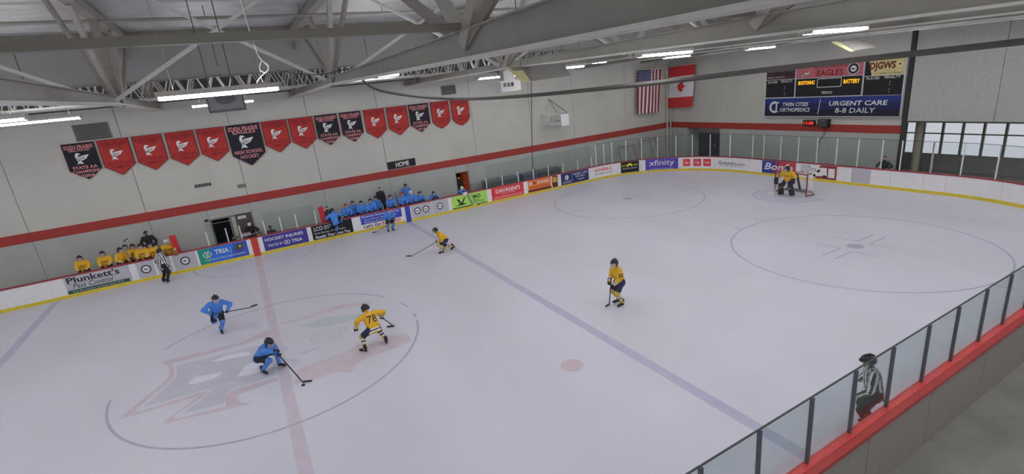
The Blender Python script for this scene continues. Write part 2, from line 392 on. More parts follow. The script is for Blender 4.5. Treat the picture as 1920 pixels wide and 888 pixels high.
# bulkhead and lobby right of the scoreboard
tag(MB().box(XW, XW+.25, -6.2, -2.45, 3.33, ROOF).box(XW, XW+.25, -15, -6.22, 3.33, ROOF).build('wall_bulkhead', mat('pale_wallboard', (158, 156, 154), .8)), kind='structure')
tag(MB().box(XW-.06, XW+.25, -2.42, -2.2, 0, ROOF).build('trim_3', mat('dark_edge_steel', (52, 50, 50), .5)), kind='structure')
tag(MB().box(XW-.03, XW+.28, -15, -2.45, 3.25, 3.33).build('trim_4', DARKG), kind='structure')
BRICK = mat('dark_brick', (84, 76, 72), .9, var=.3, scale=9)
tag(MB().box(37, 37.3, -15, 3, 0, .98).box(37, 37.3, -15, 3, 2.95, ROOF).box(37, 37.3, -1.08, 3, .98, 2.95).build('wall_lobby', mat('lobby_wall', (128, 126, 124), .8)), kind='structure')
tag(MB().box(XW+.3, 37, -1.0, -.85, 0, 5).build('wall_brick', BRICK), kind='structure')
DAY = emat('daylight_pane', (212, 216, 224), .55)
for i in range(9):
    wdw = tag(link('window_%d' % (i+1), None, None, (37.1, -1.1-.95*i-.43, .98)), kind='structure')
    y1 = -1.1-.95*i; y0 = y1-.9
    for z0, z1 in ((.98, 2.18), (2.22, 2.95)):
        MB().box(37.12, 37.14, y0+.05, y1-.03, z0+.02, z1-.02).build('pane', DAY, wdw)
    MB().box(37.05, 37.2, y0-.05, y0+.05, .98, 2.95).box(37.05, 37.2, y0, y1, 2.17, 2.23).box(37.02, 37.2, y0-.05, y1, .95, 1.0).build('window_frame', STEELD, wdw)
tag(MB().tube([(35.0, -2.62, 0), (35.0, -2.62, 6)], .19, 16).build('lobby_column', mat('beige_column', (146, 140, 126), .7)), 'round beige column in the lobby opening right of the scoreboard', 'column')
cl = thing('lobby_railing', 'grey metal railing in the lobby opening behind the end glass', 'railing', (35.6, -5, 0))
for i in range(6):
    MB().tube([(35.6, -2.9-1.6*i, 0), (35.6, -2.9-1.6*i, 1.0)], .025).build('railing_post', STEELD, cl)
for z in (.55, 1.0):
    MB().tube([(35.6, -2.6, z), (35.6, -11.2, z)], .025).build('handrail', STEELD, cl)

# --- roof, bulkhead over the far side
tag(MB().box(-20, XW+6, -25, YW+.4, ROOF, ROOF+.2).build('ceiling', FOIL), kind='structure')
bk = tag(link('wall_soffit', None), kind='structure')
for i, (a, b) in enumerate(((-20, -12.4), (-12.4, -6.0), (-6.0, .43), (.43, 6.9), (6.9, 13.3), (13.3, 19.7), (19.7, 26.1), (26.1, XW))):
    MB().box(a+.015, b-.015, 9.0, 9.06, 9.22, 10.72).build('soffit_board', PANELUP, bk)
MB().box(-20, XW, 8.9, 9.1, 10.72, ROOF).build('soffit_beam', mat('brown_grey_beam', (106, 101, 94), .6), bk)
MB().box(-20, XW, 8.97, 9.1, 9.17, 9.22).build('soffit_edge', STEELD, bk)

# ================================================================== ROOF TRUSSES
WEBL = mat('web_steel_light', (140, 136, 130), .5, var=.06, scale=1.5); WEBD = mat('web_steel', (116, 111, 104), .5, var=.06, scale=1.5)
TX = [-16.0, -9.3, -2.6, 3.76, 10.6, 17.3, 24.0, 30.6]
def chord_z(y): return 8.25-.0165*max(0, 2-y)-.006*max(0, y-2)
NODES = [-20.6, -9.3, 2.0, 13.3]
TL = {-16.0: 'steel roof truss crossing the far left end of the hall', -9.3: 'steel roof truss over the yellow team bench, left of the long lit tube', -2.6: 'steel roof truss just left of the nearest lit tube lamp',
      3.76: 'big steel roof truss whose deep chord rises from the middle to the top edge', 10.6: 'second deep steel roof truss right of the nearest big chord', 17.3: 'steel roof truss third from the nearest big chord, above the wall hoop',
      24.0: 'steel roof truss above the hanging flags', 30.6: 'last steel roof truss, nearest the scoreboard wall'}
def make_truss(x):
    t = thing('roof_truss', TL[x], 'truss', (x, 0, 8.2), 'roof trusses')
    ys = [-20, -14, -8, -3, 2, 6, 10, YW-.05]
    b = MB(); v = []
    # deep web plate with flanges, cambered underside
    for y in ys:
        z = chord_z(y); v += [(x-.05, y, z), (x+.05, y, z), (x+.05, y, 8.43), (x-.05, y, 8.43)]
    f = [(4*i+j, 4*i+(j+1) % 4, 4*i+4+(j+1) % 4, 4*i+4+j) for i in range(len(ys)-1) for j in range(4)]+[(3, 2, 1, 0), tuple(4*(len(ys)-1)+j for j in range(4))]
    b.add(v, f).build('bottom_chord', STEEL, t)
    v = []
    for y in ys:
        z = chord_z(y); v += [(x-.17, y, z-.045), (x+.17, y, z-.045), (x+.17, y, z), (x-.17, y, z)]
    MB().add(v, f).build('bottom_flange', STEELW, t)
    MB().box(x-.14, x+.14, -20, YW-.05, 8.43, 8.455).build('chord_flange', STEEL, t)
    MB().box(x-.15, x+.15, -20, YW-.05, 10.75, 11.0).build('top_chord', STEEL, t)
    for y in (NODES if x != -2.6 else (-20.6, -9.3, 3.6, 13.3)):
        z = 8.24
        for dy, wd in ((5.65, .20), (-5.65, .20), (2.45, .24), (-2.45, .24)):
            y2 = y+dy
            if y2 > YW-.1 or y2 < -20: continue
            o = .06 if dy > 0 else -.06
            MB().bar((x+o, y+.10*np.sign(dy), z), (x+o, y2, 10.8), .12 if abs(dy) < 3 else .07, wd).build('web_member', WEBL if abs(dy) < 3 else WEBD, t)
        if x == -2.6 and y > -20: MB().bar((x, y, z), (x, y, 10.8), .16, .22).build('web_post', WEBD, t)
    return t
for x in TX: make_truss(x)
for x0, x1 in zip(TX[:-1], TX[1:]):
    near = x0 == -2.6
    br = thing('cross_brace', 'crossed steel angle bars between roof trusses %s' % ('behind the nearest lit tube lamp' if near else {-16.0: 'at the far left', -9.3: 'over the yellow bench', 3.76: 'beyond the big near chord', 10.6: 'beyond the second deep chord', 17.3: 'above the wall hoop', 24.0: 'near the scoreboard wall'}[x0]), 'brace', (x0, 2, 8.4), 'cross braces between the trusses')
    MB().bar((x0+.15, 2, 8.3), (x1-1.75, 2, 10.95), .10, .10).build('brace_bar', STEELW, br)
    MB().bar((x1-.2, 2.1, 8.38), (x0+1.75, 2.1, 10.98), .10, .10).build('brace_bar', STEELW, br)
    st = thing('tie_strut', 'straight steel tie bar between roof trusses %s' % {-16.0: 'at the far left of the roof', -9.3: 'over the left bench', -2.6: 'crossing in front of the near X brace', 3.76: 'right of the big near chord', 10.6: 'right of the second deep chord', 17.3: 'third bay toward the flags', 24.0: 'last bay toward the scoreboard'}[x0], 'strut', (x0, -9.4, 8.5), 'tie bars between the trusses')
    MB().bar((x0+.1, -9.4, 8.5), (x1-.1, -9.4, 8.5), .11, .11).build('tie_bar', STEELD, st)
# open-web joists behind the soffit, running along the hall
for k, y in enumerate((10.4, 12.0, 13.6)):
    j = thing('roof_joist', 'open-web steel joist running along the far wall behind the soffit, %s row' % ('nearest', 'middle', 'farthest')[k], 'joist', (7, y, 8.5), 'joists behind the soffit')
    MB().box(-20, XW, y-.05, y+.05, 9.6, 9.68).build('top_chord', STEELW, j)
    MB().box(-20, XW, y-.05, y+.05, 8.52, 8.60).build('bottom_chord', STEELW, j)
    n = 0; x = -12.0
    while x < 26:
        MB().bar((x, y, 8.56), (x+.42, y, 9.64), .06, .05).build('joist_web', STEELW, j)
        MB().bar((x+.42, y, 9.64), (x+.84, y, 8.56), .06, .05).build('joist_web', STEELW, j); x += .84
pp = thing('ceiling_pipe', 'long straight pipe hung under the foil ceiling above the near X brace', 'pipe', (7, 3.7, 10.75))
MB().tube([(-20, 3.7, 10.72), (XW, 3.7, 10.72)], .055, 8).build('pipe_run', STEEL, pp)
for x in range(-18, 33, 3):
    MB().tube([(x+.4, 3.7, 10.72), (x+.4, 3.7, ROOF)], .012, 4).build('pipe_hanger', DARKG, pp)
pp = thing('sprinkler_pipe', 'thin sprinkler pipe with drop heads below the foil ceiling near the top edge', 'pipe', (7, -1, 10.7))
MB().tube([(-20, -1.0, 10.85), (XW, -1.0, 10.85)], .035, 6).build('pipe_run', STEEL, pp)
for x in (-1.2, 1.3, 4.6, 8, 12, 16):
    MB().tube([(x, -1.0, 10.85), (x, -1.0, 10.7), (x+.02, -1.0, 10.62)], [.03, .05, .03], 6).build('sprinkler_head', DARKG, pp)

# ================================================================== LAMPS
def spl(pts, n=8):
    pts = [Vector(p) for p in pts]; out = []
    for i in range(len(pts)-1):
        p0, p1, p2, p3 = pts[max(i-1, 0)], pts[i], pts[i+1], pts[min(i+2, len(pts)-1)]
        for k in range(n):
            t = k/n; out.append(.5*((2*p1)+(p2-p0)*t+(2*p0-5*p1+4*p2-p3)*t*t+(3*p1-p0-3*p2+p3)*t**3))
    return out+[pts[-1]]
TUBE = emat('lamp_tube', (248, 252, 252), TUBE_STRENGTH)
hm = mat('lamp_housing', (176, 170, 164), .5)
def lamp(x, y, z, label, watts=FILL_WATTS, lit=True):
    t = thing('tube_lamp', label, 'lamp', (x, y, z), 'tube lamps under the roof')
    L = 1.22
    MB().add([(x-L, y-.16, z+.02), (x-L, y+.16, z+.02), (x-L, y+.08, z+.13), (x-L, y-.08, z+.13), (x+L, y-.16, z+.02), (x+L, y+.16, z+.02), (x+L, y+.08, z+.13), (x+L, y-.08, z+.13)],
             [(0, 1, 2, 3), (7, 6, 5, 4), (0, 4, 5, 1), (1, 5, 6, 2), (2, 6, 7, 3), (3, 7, 4, 0)]).build('housing', hm, t)
    for o in (-.075, .075):
        MB().tube([(x-L+.03, y+o, z-.01), (x+L-.03, y+o, z-.01)], .045, 8).build('tube', TUBE, t)
    for sx in (-1, 1):
        MB().box(x+sx*L-.02, x+sx*L+.02, y-.17, y+.17, z-.05, z+.13).build('end_cap', hm, t)
        MB().tube([(x+sx*.9, y, z+.13), (x+sx*.9, y, z+1.2), (x+sx*.9, y, ROOF-.005)], .004, 4).build('suspension_wire', STEEL, t)
    lu = bpy.data.lights.new('ceiling_fill', 'AREA'); lu.shape = 'RECTANGLE'; lu.size = 2.3; lu.size_y = .2; lu.energy = watts; lu.color = (.97, 1.0, .99)   # added upward fill that brightens the ceiling; the housing is closed
    l2 = link('ceiling_fill', lu, t, (0, 0, .16)); l2.rotation_euler = (PI, 0, 0)
    return t
LROWS = [(-13.2, 'leftmost row'), (-6.0, 'row over the yellow bench'), (.28, 'row over the centre line'), (7.2, 'hidden row right of the big near chord'), (14.1, 'row right of the second deep chord'), (20.7, 'row over the far face-off circle'), (28.2, 'row over the goal')]
LY = [(-20.4, 'added unseen over the near floor'), (-15.2, 'at the near side'), (-9.1, 'nearest the near boards'), (-3.35, 'second from the near boards'), (3.0, 'third from the near boards'), (9.35, 'in front of the far wall')]  # outermost row lies out of view, added to brighten near boards and floor
for x, rn in LROWS:
    for y, yn in LY:
        if x == .28 and y in (-9.1, 3.0): continue  # near-side lamps of this row are out of view, added to brighten near ice
        lab = 'suspended tube lamp %s, %s' % (yn, rn)
        if x == .28 and y == -3.35: lab = 'long bright suspended tube lamp nearest the camera, large at upper left'
        z = {7.2: 8.66, 20.7: 8.36, 28.2: {3.0: 8.14, 9.35: 8.25}.get(y, 8.45)}.get(x, 8.07)  # row by the big near chord raised out of sight, added for even light
        lamp(x, y, z, lab)
wr = thing('lamp_cable', 'looped white power cable hanging onto the nearest bright tube lamp', 'cable', (1.3, -3.3, 8.1))
LC = [(1.12, 10.6), (1.15, 9.6), (1.2, 9.0), (1.26, 8.74), (1.40, 8.58), (1.30, 8.44), (1.19, 8.52), (1.28, 8.70), (1.37, 8.52), (1.18, 8.36), (1.08, 8.26), (1.05, 8.19)]
MB().tube(spl([(x, -3.3, z) for x, z in LC], 5), .009, 5).build('cable', mat('white_cable', (200, 196, 205), .5), wr)
MB().tube(spl([(1.38, -3.3, 8.52), (1.7, -3.2, 8.44), (2.1, -3.0, 8.36), (2.7, -2.6, 8.34), (3.6, -2.2, 8.46)], 5), .012, 5).build('cable_tail', DARKG, wr)

# loudspeaker under the lamp
sp = thing('loudspeaker', 'dark grey box loudspeaker hanging behind the nearest bright tube lamp', 'speaker', (.35, -1.3, 7.66))
MB().box(-.1, .78, -1.5, -1.0, 7.66, 8.10).build('cabinet', BLACK, sp)
MB().box(-.05, .73, -1.53, -1.5, 7.72, 8.06).build('grille', mat('speaker_grille', (62, 62, 66), .7), sp)
rr = MB(); v, f = ring2d(0.0, .24, 24); rr.add([(.34+x, -1.54, 8.0+z*.62) for x, z in v if True], f).build('speaker_cone', mat('speaker_cone', (40, 40, 44), .7), sp)
for x in (.05, .6): MB().tube([(x, -1.25, 8.10), (x, -1.25, ROOF-.01)], .015).build('bracket', DARKG, sp)
# radiant heaters
def heater(x0, x1, y, z0, z1, lab):
    t = thing('radiant_heater', lab, 'heater', ((x0+x1)/2, y, z0), 'hanging radiant heaters')
    cream = mat('cream_end_plate', (178, 170, 128), .6)
    MB().add([(x0+.3, y-.45, z0), (x1, y-.45, z0+.06), (x1+.3, y+.35, z1), (x0, y+.35, z1), (x0+.3, y-.42, z0), (x1, y-.42, z0+.06), (x1+.3, y+.38, z1), (x0, y+.38, z1)],
             [(0, 1, 2, 3), (7, 6, 5, 4), (0, 4, 5, 1), (1, 5, 6, 2), (2, 6, 7, 3), (3, 7, 4, 0)]).build('reflector', mat('heater_reflector', (128, 124, 120), .4, metal=.3), t)
    MB().add([(x0, y-.5, z0-.02), (x0+.38, y-.5, z0-.02), (x0+.5, y+.4, z1+.03), (x0-.12, y+.4, z1+.03), (x0+.02, y-.46, z0-.02), (x0+.36, y-.46, z0-.02), (x0+.48, y+.44, z1+.03), (x0-.1, y+.44, z1+.03)],
             [(0, 1, 2, 3), (7, 6, 5, 4), (0, 4, 5, 1), (1, 5, 6, 2), (2, 6, 7, 3), (3, 7, 4, 0)]).build('end_plate', cream, t)
    MB().tube([(x0+.3, y, z1), (x0+.3, y, 10.9)], .012, 4).build('hanger', DARKG, t); MB().tube([(x1, y, z1), (x1, y, 10.9)], .012, 4).build('hanger', DARKG, t)
heater(9.9, 12.1, 0, 7.62, 8.2, 'hanging heater with cream end plate below the second deep roof chord')
heater(27.3, 29.7, -2, 7.46, 7.96, 'hanging heater with cream end plate above the scoreboard')
# exhaust box below the joists
ex = thing('blower_unit', 'pale grey blower box with switches hanging in front of the far wall', 'blower', (12.6, 5, 7.4))
MB().box(11.95, 13.05, 5, 5.6, 7.28, 7.78).build('casing', mat('blower_casing', (160, 158, 158), .5), ex)
for i, (a, c) in enumerate(((.1, (90, 84, 84)), (.32, (70, 68, 72)), (.52, (40, 38, 40)))):
    MB().box(12.0+a, 12.12+a, 4.97, 5.0, 7.5, 7.68).build('switch_plate', mat('switch_%d' % i, c, .5), ex)
MB().box(12.2, 12.8, 5.1, 5.5, 7.78, 8.3).build('duct', STEELW, ex)
for x in (12.05, 12.95): MB().tube([(x, 5.3, 7.78), (x, 5.3, ROOF-.005)], .01, 4).build('hanger', DARKG, ex)
cb = thing('sagging_cable', 'thick dark cable sagging across the hall in front of the scoreboard', 'cable', (16, 0, 7))
MB().tube(spl([(3.9, -1, 8.45), (5.2, 1.2, 7.82), (9.0, 4.0, 7.24), (10.9, 1.0, 7.09), (13.6, -3.0, 7.12), (16.4, -6.0, 7.2), (17.9, -10.8, 7.30), (19.0, -14.0, 7.4)]), [.03+.07*min(1, k/34) for k in range(57)], 6).build('cable', mat('dark_cable_cover', (74, 70, 68), .9, var=.2, scale=30, bump=.4, bscale=60), cb)

# ================================================================== DASHER BOARDS
def boards(label, s0, s1, edges, near=False, n0=0):
    p, _ = path((s0+s1)/2)
    t = thing('dasher_boards', label, 'boards', (p.x, p.y, 0))
    for a, b in zip(edges[:-1], edges[1:]):
        sweep([(.0, .14), (.14, .14), (.14, 1.02), (.0, 1.02)], a+.006, b-.006).build('board_panel', WHITE, t)
    sweep([(-.012, 0), (.12, 0), (.12, .14), (.0, .16), (-.012, .15)], s0, s1).build('kick_plate', YELLOW, t)
    if near:
        sweep([(-.03, 1.02), (.12, 1.02), (.12, 1.10), (-.03, 1.10)], s0, s1).build('cap_rail', REDCAP, t)
        sweep([(.12, 1.00), (.24, 1.00), (.24, 1.075), (.12, 1.09)], s0, s1).build('cap_ledge', mat('red_ledge', (150, 50, 50), .35), t)
        for a, b in zip(edges[:-1], edges[1:]):
            sweep([(.15, -.34), (.19, -.34), (.19, .985), (.15, .985)], a+.01, b-.01).build('outer_panel', mat('outer_panel', (128, 122, 118), .6, var=.04), t)
    else:
        sweep([(-.02, 1.02), (.18, 1.02), (.18, 1.075), (-.02, 1.075)], s0, s1).build('cap_rail', DARKCAP, t)
    return t
def frange(a, b, st):
    n = max(1, round((b-a)/st)); return [a+(b-a)*i/n for i in range(n+1)]
XS = lambda x: x-XL
boards('long straight far boards with advertisements in front of the team benches', 0, L1, frange(0, L1, 2.5))
boards('curved far corner boards with the purple advertisement', L1, S_END, [L1, 43.55, 45.45, 48.35, 50.8, S_END])
boards('end boards behind the goal', S_END, S_NC, [S_END, 53.4, 55.9, 58.3, 59.3, 62.08, 63.6, S_NC])
boards('curved corner boards at the right edge', S_NC, S_NEAR, frange(S_NC, S_NEAR, 2.3))
boards('near boards with red cap rail at the lower right', S_NEAR, S_NEAR+22, [S_NEAR]+[S_NEAR+(23.7-x) for x in (21.2, 18.7, 16.2, 13.7, 11.2, 8.95, 6.5, 4, 1.7)], near=True)

# shielding glass
def screen(label, svals, ztop, zpost, pm, gm, off=.07, pw=.05, gaps=()):
    p, _ = path(svals[len(svals)//2])
    t = thing('glass_screen', label, 'glass', (p.x, p.y, 1.08))
    for i, s0 in enumerate(svals):
        pt, n = path(s0); tx = Vector((-n.y, n.x, 0))
        b = MB(); c = pt+n*off
        b.bar(c+Vector((0, 0, 1.075)), c+Vector((0, 0, zpost)), pw, .05, up=(n.x, n.y, 0)).build('post', pm, t)
        if i < len(svals)-1 and i not in gaps:
            s1 = svals[i+1]
            sweep([(off-.007, 1.08), (off+.007, 1.08), (off+.007, ztop), (off-.007, ztop)], s0+.02, s1-.02, .65).build('pane', gm, t)
            sweep([(off-.012, ztop), (off+.012, ztop), (off+.012, ztop+.02), (off-.012, ztop+.02)], s0+.01, s1-.01, .65).build('pane_edge', DARKG if pm is POSTD or ztop > 2.6 else mat('glass_edge', (118, 128, 126), .3), t)
    return t
screen('low glass with white posts at the penalty box below the office window', [XS(x) for x in (-2.06, -1.15, -.5, .69, 1.52, 2.33, 3.37)], 2.2, 1.85, ALU, GLASS, gaps=(2,))
screen('glass screen with short white posts along the far boards right of the doorway', [XS(x) for x in (14.39, 15.61, 16.87, 18.12, 19.38, 20.68, 21.97, 23.25)], 2.6, 1.78, ALU, GLASS)
th = lambda a: L1+R*math.radians(90-a)
screen('tall glass screen with white posts round the far corner', [L1+.02, th(84.2), th(78.7), th(69.7), th(60.2), th(50.8), th(40.4), th(31.2), th(21.3), th(10.0)], 2.66, 2.66, ALU, GLASS)
ye = lambda y: S_END+(W-R)-y
screen('tall glass screen with white posts behind the goal', [th(10.0)+.02]+[ye(y) for y in (5.25, 4.42, 3.22, 2.05, .88, -.27, -1.44, -2.66, -3.58, -4.95)], 2.66, 2.66, ALU, GLASS)
screen('tall glass screen round the corner at the right edge', [ye(-4.95)+.02]+[ye(-6.2), ye(-7.5)+.1, ye(-8.8)+.3, ye(-10)+.5], 2.66, 2.66, ALU, GLASS)
screen('near glass screen with dark posts at the lower right', [S_NEAR+(23.7-x) for x in (19.9, 18.65, 17.4, 16.15, 14.9, 13.65, 12.35, 11.13, 9.81, 8.59, 7.34, 6.04, 4.79, 3.5, 2.2)], 2.38, 2.36, POSTD, GLASSN, off=.02, pw=.055)

# ================================================================== ADVERTISEMENTS ON THE BOARDS
def advert(name, label, s0, s1, pm, z0=.17, z1=1.005, cat='advert'):
    p, n = path((s0+s1)/2); t = thing(name, label, cat, (p.x, p.y, z0))
    sweep([(-.004, z0), (.002, z0), (.002, z1), (-.004, z1)], s0, s1, .4).build('panel', pm, t)
    return t
def at(t, s0):   # mapper with x measured from the left end of the advert
    return lambda x, y, d: bmap(s0+x, y, d)
def ad_seal(s0, s1, label, centres):
    t = advert('seal_panel', label, s0, s1, BGREY)
    for c in centres:
        mp = at(t, s0); w2 = s1-s0
        ring('seal_ring', c, .6, .155, .225, mp, mat('seal_dark', (66, 66, 74), .5), t, .008)
        disc('seal_disc', c, .6, .155, mp, mat('seal_pale', (196, 194, 202), .5), t, .007)
        poly('seal_bird', [(c-.11, .60), (c-.04, .64), (c+.02, .60), (c+.12, .63), (c+.07, .58), (c+.01, .55), (c-.06, .57)], mp, PBLACK, t, .009)
    return t
S = XS
a = advert('pest_control_advert', 'pale board advert with big black serif name and green strip at the left', S(-8.2), S(-5.64), BGREY); mp = at(a, S(-8.2))
letter('lettering', "Plunkett's", (.1, 2.15, .68, .98), mp, PBLACK, a, bold=.02)
letter('lettering', 'Pest Control', (.25, 1.85, .40, .64), mp, PBLACK, a, shear=.35)
rect('underline', (.1, 2.0, .655, .665), mp, PBLACK, a, .009)
rect('green_strip', (.0, 2.45, .17, .35), mp, DGREEN, a, .007)
letter('lettering', 'Pest Elimination Services Since 1915', (.2, 2.2, .21, .31), mp, BGREY, a, .01)
ad_seal(S(-5.35), S(-4.63), 'grey board panel with one round seal, left of the referee at the boards', (.36,))
ad_seal(S(-4.53), S(-3.93), 'grey board panel with one round seal, right behind the referee', (.32,))
ad_seal(S(-3.79), S(-2.77), 'grey board panel with one round seal, left of the green and blue advert', (.5,))
a = advert('clinic_advert', 'green to blue board advert with white capitals and diamond logo', S(-2.67), S(-.35), PMBLUE); s0 = S(-2.67); mp = at(a, s0)
poly('green_end', [(0, .17), (.45, .17), (.62, 1.005), (0, 1.005)], mp, PTEAL, a, .006)
poly('blue_end', [(1.5, .17), (2.32, .17), (2.32, 1.005), (1.65, 1.005)], mp, mat('print_royal', (52, 74, 158), .5), a, .006)
letter('lettering', 'TRIA', (.75, 1.42, .58, .84), mp, PWHITE, a, .009, bold=.02)
letter('lettering', 'MINNESOTA WILD TEAM PHYSICIANS', (.3, 2.15, .32, .40), mp, PWHITE, a, .009)
def diamond(cx, cy, w_, h_, mp, m, par, t_=.03):
    for o in (-.07, .07):
        P = [(cx+o-w_, cy), (cx+o, cy+h_), (cx+o+w_, cy), (cx+o, cy-h_)]
        b = MB()
        for i in range(4):
            p, q = P[i], P[(i+1) % 4]; k = 1-t_/w_*1.3
            pi = (cx+o+(p[0]-cx-o)*k, cy+(p[1]-cy)*k); qi = (cx+o+(q[0]-cx-o)*k, cy+(q[1]-cy)*k)
            b.add([mp(*p, .009), mp(*q, .009), mp(*qi, .009), mp(*pi, .009)], [(0, 1, 2, 3)])
        b.build('diamond_logo', m, par)
diamond(.4, .66, .15, .2, mp, PWHITE, a)
rect('divider', (1.5, 1.515, .5, .86), mp, PWHITE, a, .009)
poly('team_crest', [(1.7, .58), (1.82, .86), (2.15, .88), (2.1, .7), (1.98, .54)], mp, mat('print_crest', (70, 66, 46), .5), a, .009)
disc('crest_sun', 1.97, .76, .05, mp, PYEL, a, .011)
rect('board_strip_panel', (S(-.14), S(.2), 0.0, 1.03), bmap, mat('print_line_red', (170, 58, 50), .5), None, .016)
o = bpy.data.objects['board_strip_panel']; o.name = 'centre_line_strip'; tag(o, 'red upright strip on the far boards where the centre line ends', 'marking')
a = advert('injury_advert', 'dark purple board advert with two lines of white capitals right of the red strip', S(.44), S(2.76), mat('print_violet', (58, 52, 128), .5)); mp = at(a, S(.44))
letter('lettering', 'HOCKEY INJURIES', (.1, 2.1, .64, .86), mp, PWHITE, a, .009, bold=.015)
letter('lettering', 'TREATED BY', (.18, .95, .36, .50), mp, PWHITE, a, .009)
letter('lettering', 'TRIA', (1.42, 2.0, .34, .52), mp, PWHITE, a, .009, bold=.02)
diamond(1.18, .43, .12, .14, mp, PWHITE, a)
a = advert('realty_advert', 'black board advert with white lettering behind the player climbing the boards', S(3.0), S(5.3), PBLACK); mp = at(a, S(3.0))
letter('lettering', 'LCO', (.14, .62, .68, .92), mp, PWHITE, a, .009, bold=.01)
letter('lettering', 'CREATIVE', (.68, 1.1, .80, .92), mp, PWHITE, a, .009)
letter('lettering', 'GROUP', (.68, 1.0, .68, .78), mp, PWHITE, a, .009)
letter('lettering', 'Real Estate. Done Right.', (.14, 1.9, .46, .58), mp, PWHITE, a, .009)
letter('lettering', 'Results That Move You', (.14, 2.1, .22, .40), mp, PWHITE, a, .009, bold=.02, shear=.2)
a = advert('insurance_advert', 'blue and white board advert with red and black slogan behind the red-helmeted skater', S(5.81), S(8.34), PWHITE); mp = at(a, S(5.81))
rect('blue_field', (0, 2.53, .46, 1.0), mp, PBLUE, a, .007)
letter('lettering', 'Stueman Insurance Group', (.08, 2.4, .82, .97), mp, PWHITE, a, .009, bold=.015)
letter('lettering', 'Auto Home Business Life', (.2, 2.2, .67, .77), mp, PWHITE, a, .009)
letter('lettering', 'Stueman-Insurance.com', (.2, 2.0, .52, .62), mp, PWHITE, a, .009)
letter('lettering', "Let's Go", (.12, 1.15, .21, .42), mp, PBLACK, a, .009, bold=.02)
letter('lettering', 'EAGLES!', (1.25, 2.4, .21, .42), mp, PRED, a, .009, bold=.02)
rect('blue_strip_tmp', (S(8.58), S(8.9), 0.0, 1.03), bmap, mat('print_line_blue', (44, 62, 150), .5), None, .016)
o = bpy.data.objects['blue_strip_tmp']; o.name = 'blue_line_strip'; tag(o, 'dark blue upright strip on the far boards where the blue line ends', 'marking')
ad_seal(S(8.95), S(10.31), 'grey board panel with two round seals right of the blue strip', (.42, .98))
ad_seal(S(10.34), S(11.48), 'grey board panel with one round seal left of the green advert', (.55,))
a = advert('smile_advert', 'light green board advert with black letters below the leaning goalkeeper', S(11.73), S(14.32), PGREEN); mp = at(a, S(11.73))
poly('v_logo', [(.35, .78), (.5, .78), (.66, .48), (.92, .84), (.98, .80), (.72, .38), (.60, .38)], mp, PBLACK, a, .009)
poly('v_logo_base', [(.28, .36), (.52, .44), (.85, .44), (1.05, .42), (.86, .36)], mp, PBLACK, a, .009)
letter('lettering', 'VALLEY ORTHODONTICS', (.2, 1.0, .28, .33), mp, PBLACK, a, .009)
poly('slash', [(1.1, .98), (1.2, .98), (1.5, .2), (1.38, .2)], mp, mat('print_slash', (90, 110, 90), .5), a, .009)
letter('lettering', 'SMILES', (1.5, 2.1, .62, .86), mp, PBLACK, a, .009, bold=.02)
letter('lettering', 'FOR ALL OF', (1.5, 2.0, .46, .58), mp, PBLACK, a, .009)
letter('lettering', 'EDEN PRAIRIE', (1.5, 2.3, .33, .43), mp, PBLACK, a, .009)
rect('black_strip', (.0, 1.38, .17, .23), mp, PBLACK, a, .008); rect('black_strip', (1.8, 2.55, .17, .22), mp, PBLACK, a, .008)
a = advert('pizza_advert', 'red board advert with big white capitals right of the green one', S(14.66), S(17.19), PRED); mp = at(a, S(14.66))
letter('lettering', "DAVANNI'S", (.32, 2.25, .60, .90), mp, PWHITE, a, .009, bold=.02)
letter('lettering', 'PIZZA & HOT HOAGIES', (.75, 1.8, .50, .56), mp, PWHITE, a, .009)
letter('lettering', 'ORDER ONLINE DAVANNIS.COM', (.12, 2.4, .25, .36), mp, PWHITE, a, .009)
a = advert('burger_advert', 'orange board advert with white letters and a burger picture', S(17.55), S(20.07), PORANGE); mp = at(a, S(17.55))
rect('brown_strip', (0, 2.0, .17, .34), mp, PBROWN, a, .007)
ring('ring_logo', .22, .78, .08, .13, mp, PWHITE, a, .009); rect('ring_logo_bar', (.19, .25, .74, .82), mp, PWHITE, a, .009)
letter('lettering', 'MY', (.45, .72, .68, .86), mp, PBROWN, a, .009, bold=.01)
letter('lettering', 'BURGER', (.78, 1.78, .66, .88), mp, PWHITE, a, .009, bold=.01)
letter('lettering', 'CRAVE. BURGERS. BY YOU.', (.12, 1.8, .44, .54), mp, PBROWN, a, .009)
rect('picture_backing', (2.02, 2.52, .17, 1.0), mp, PBROWN, a, .007)
for c, rx, ry, m in ((.80, .2, .12, mat('bun', (190, 130, 66), .6)), (.64, .21, .06, mat('cheese', (214, 170, 70), .6)), (.54, .2, .05, mat('lettuce', (120, 130, 60), .6)), (.42, .2, .08, mat('patty', (70, 36, 24), .6))):
    disc('burger_picture', 2.27, c, rx, mp, m, a, .009, sy=ry/rx)
poly('white_swoosh', [(1.95, 1.0), (2.06, 1.0), (2.0, .6), (2.06, .17), (1.96, .17), (1.92, .6)], mp, PWHITE, a, .010)
a = advert('ortho_advert', 'navy board advert with white letters and round monogram at the corner', S(20.38), S(22.89), NAVY); mp = at(a, S(20.38))
ring('monogram', .5, .68, .1, .17, mp, PWHITE, a, .009); rect('monogram_bar', (.5, .57, .5, .86), mp, PWHITE, a, .010)
letter('lettering', 'TWIN CITIES', (.15, .85, .36, .44), mp, PWHITE, a, .009); letter('lettering', 'ORTHOPEDICS', (.15, .85, .25, .33), mp, PWHITE, a, .009)
rect('divider', (.98, 1.0, .25, .95), mp, PWHITE, a, .009)
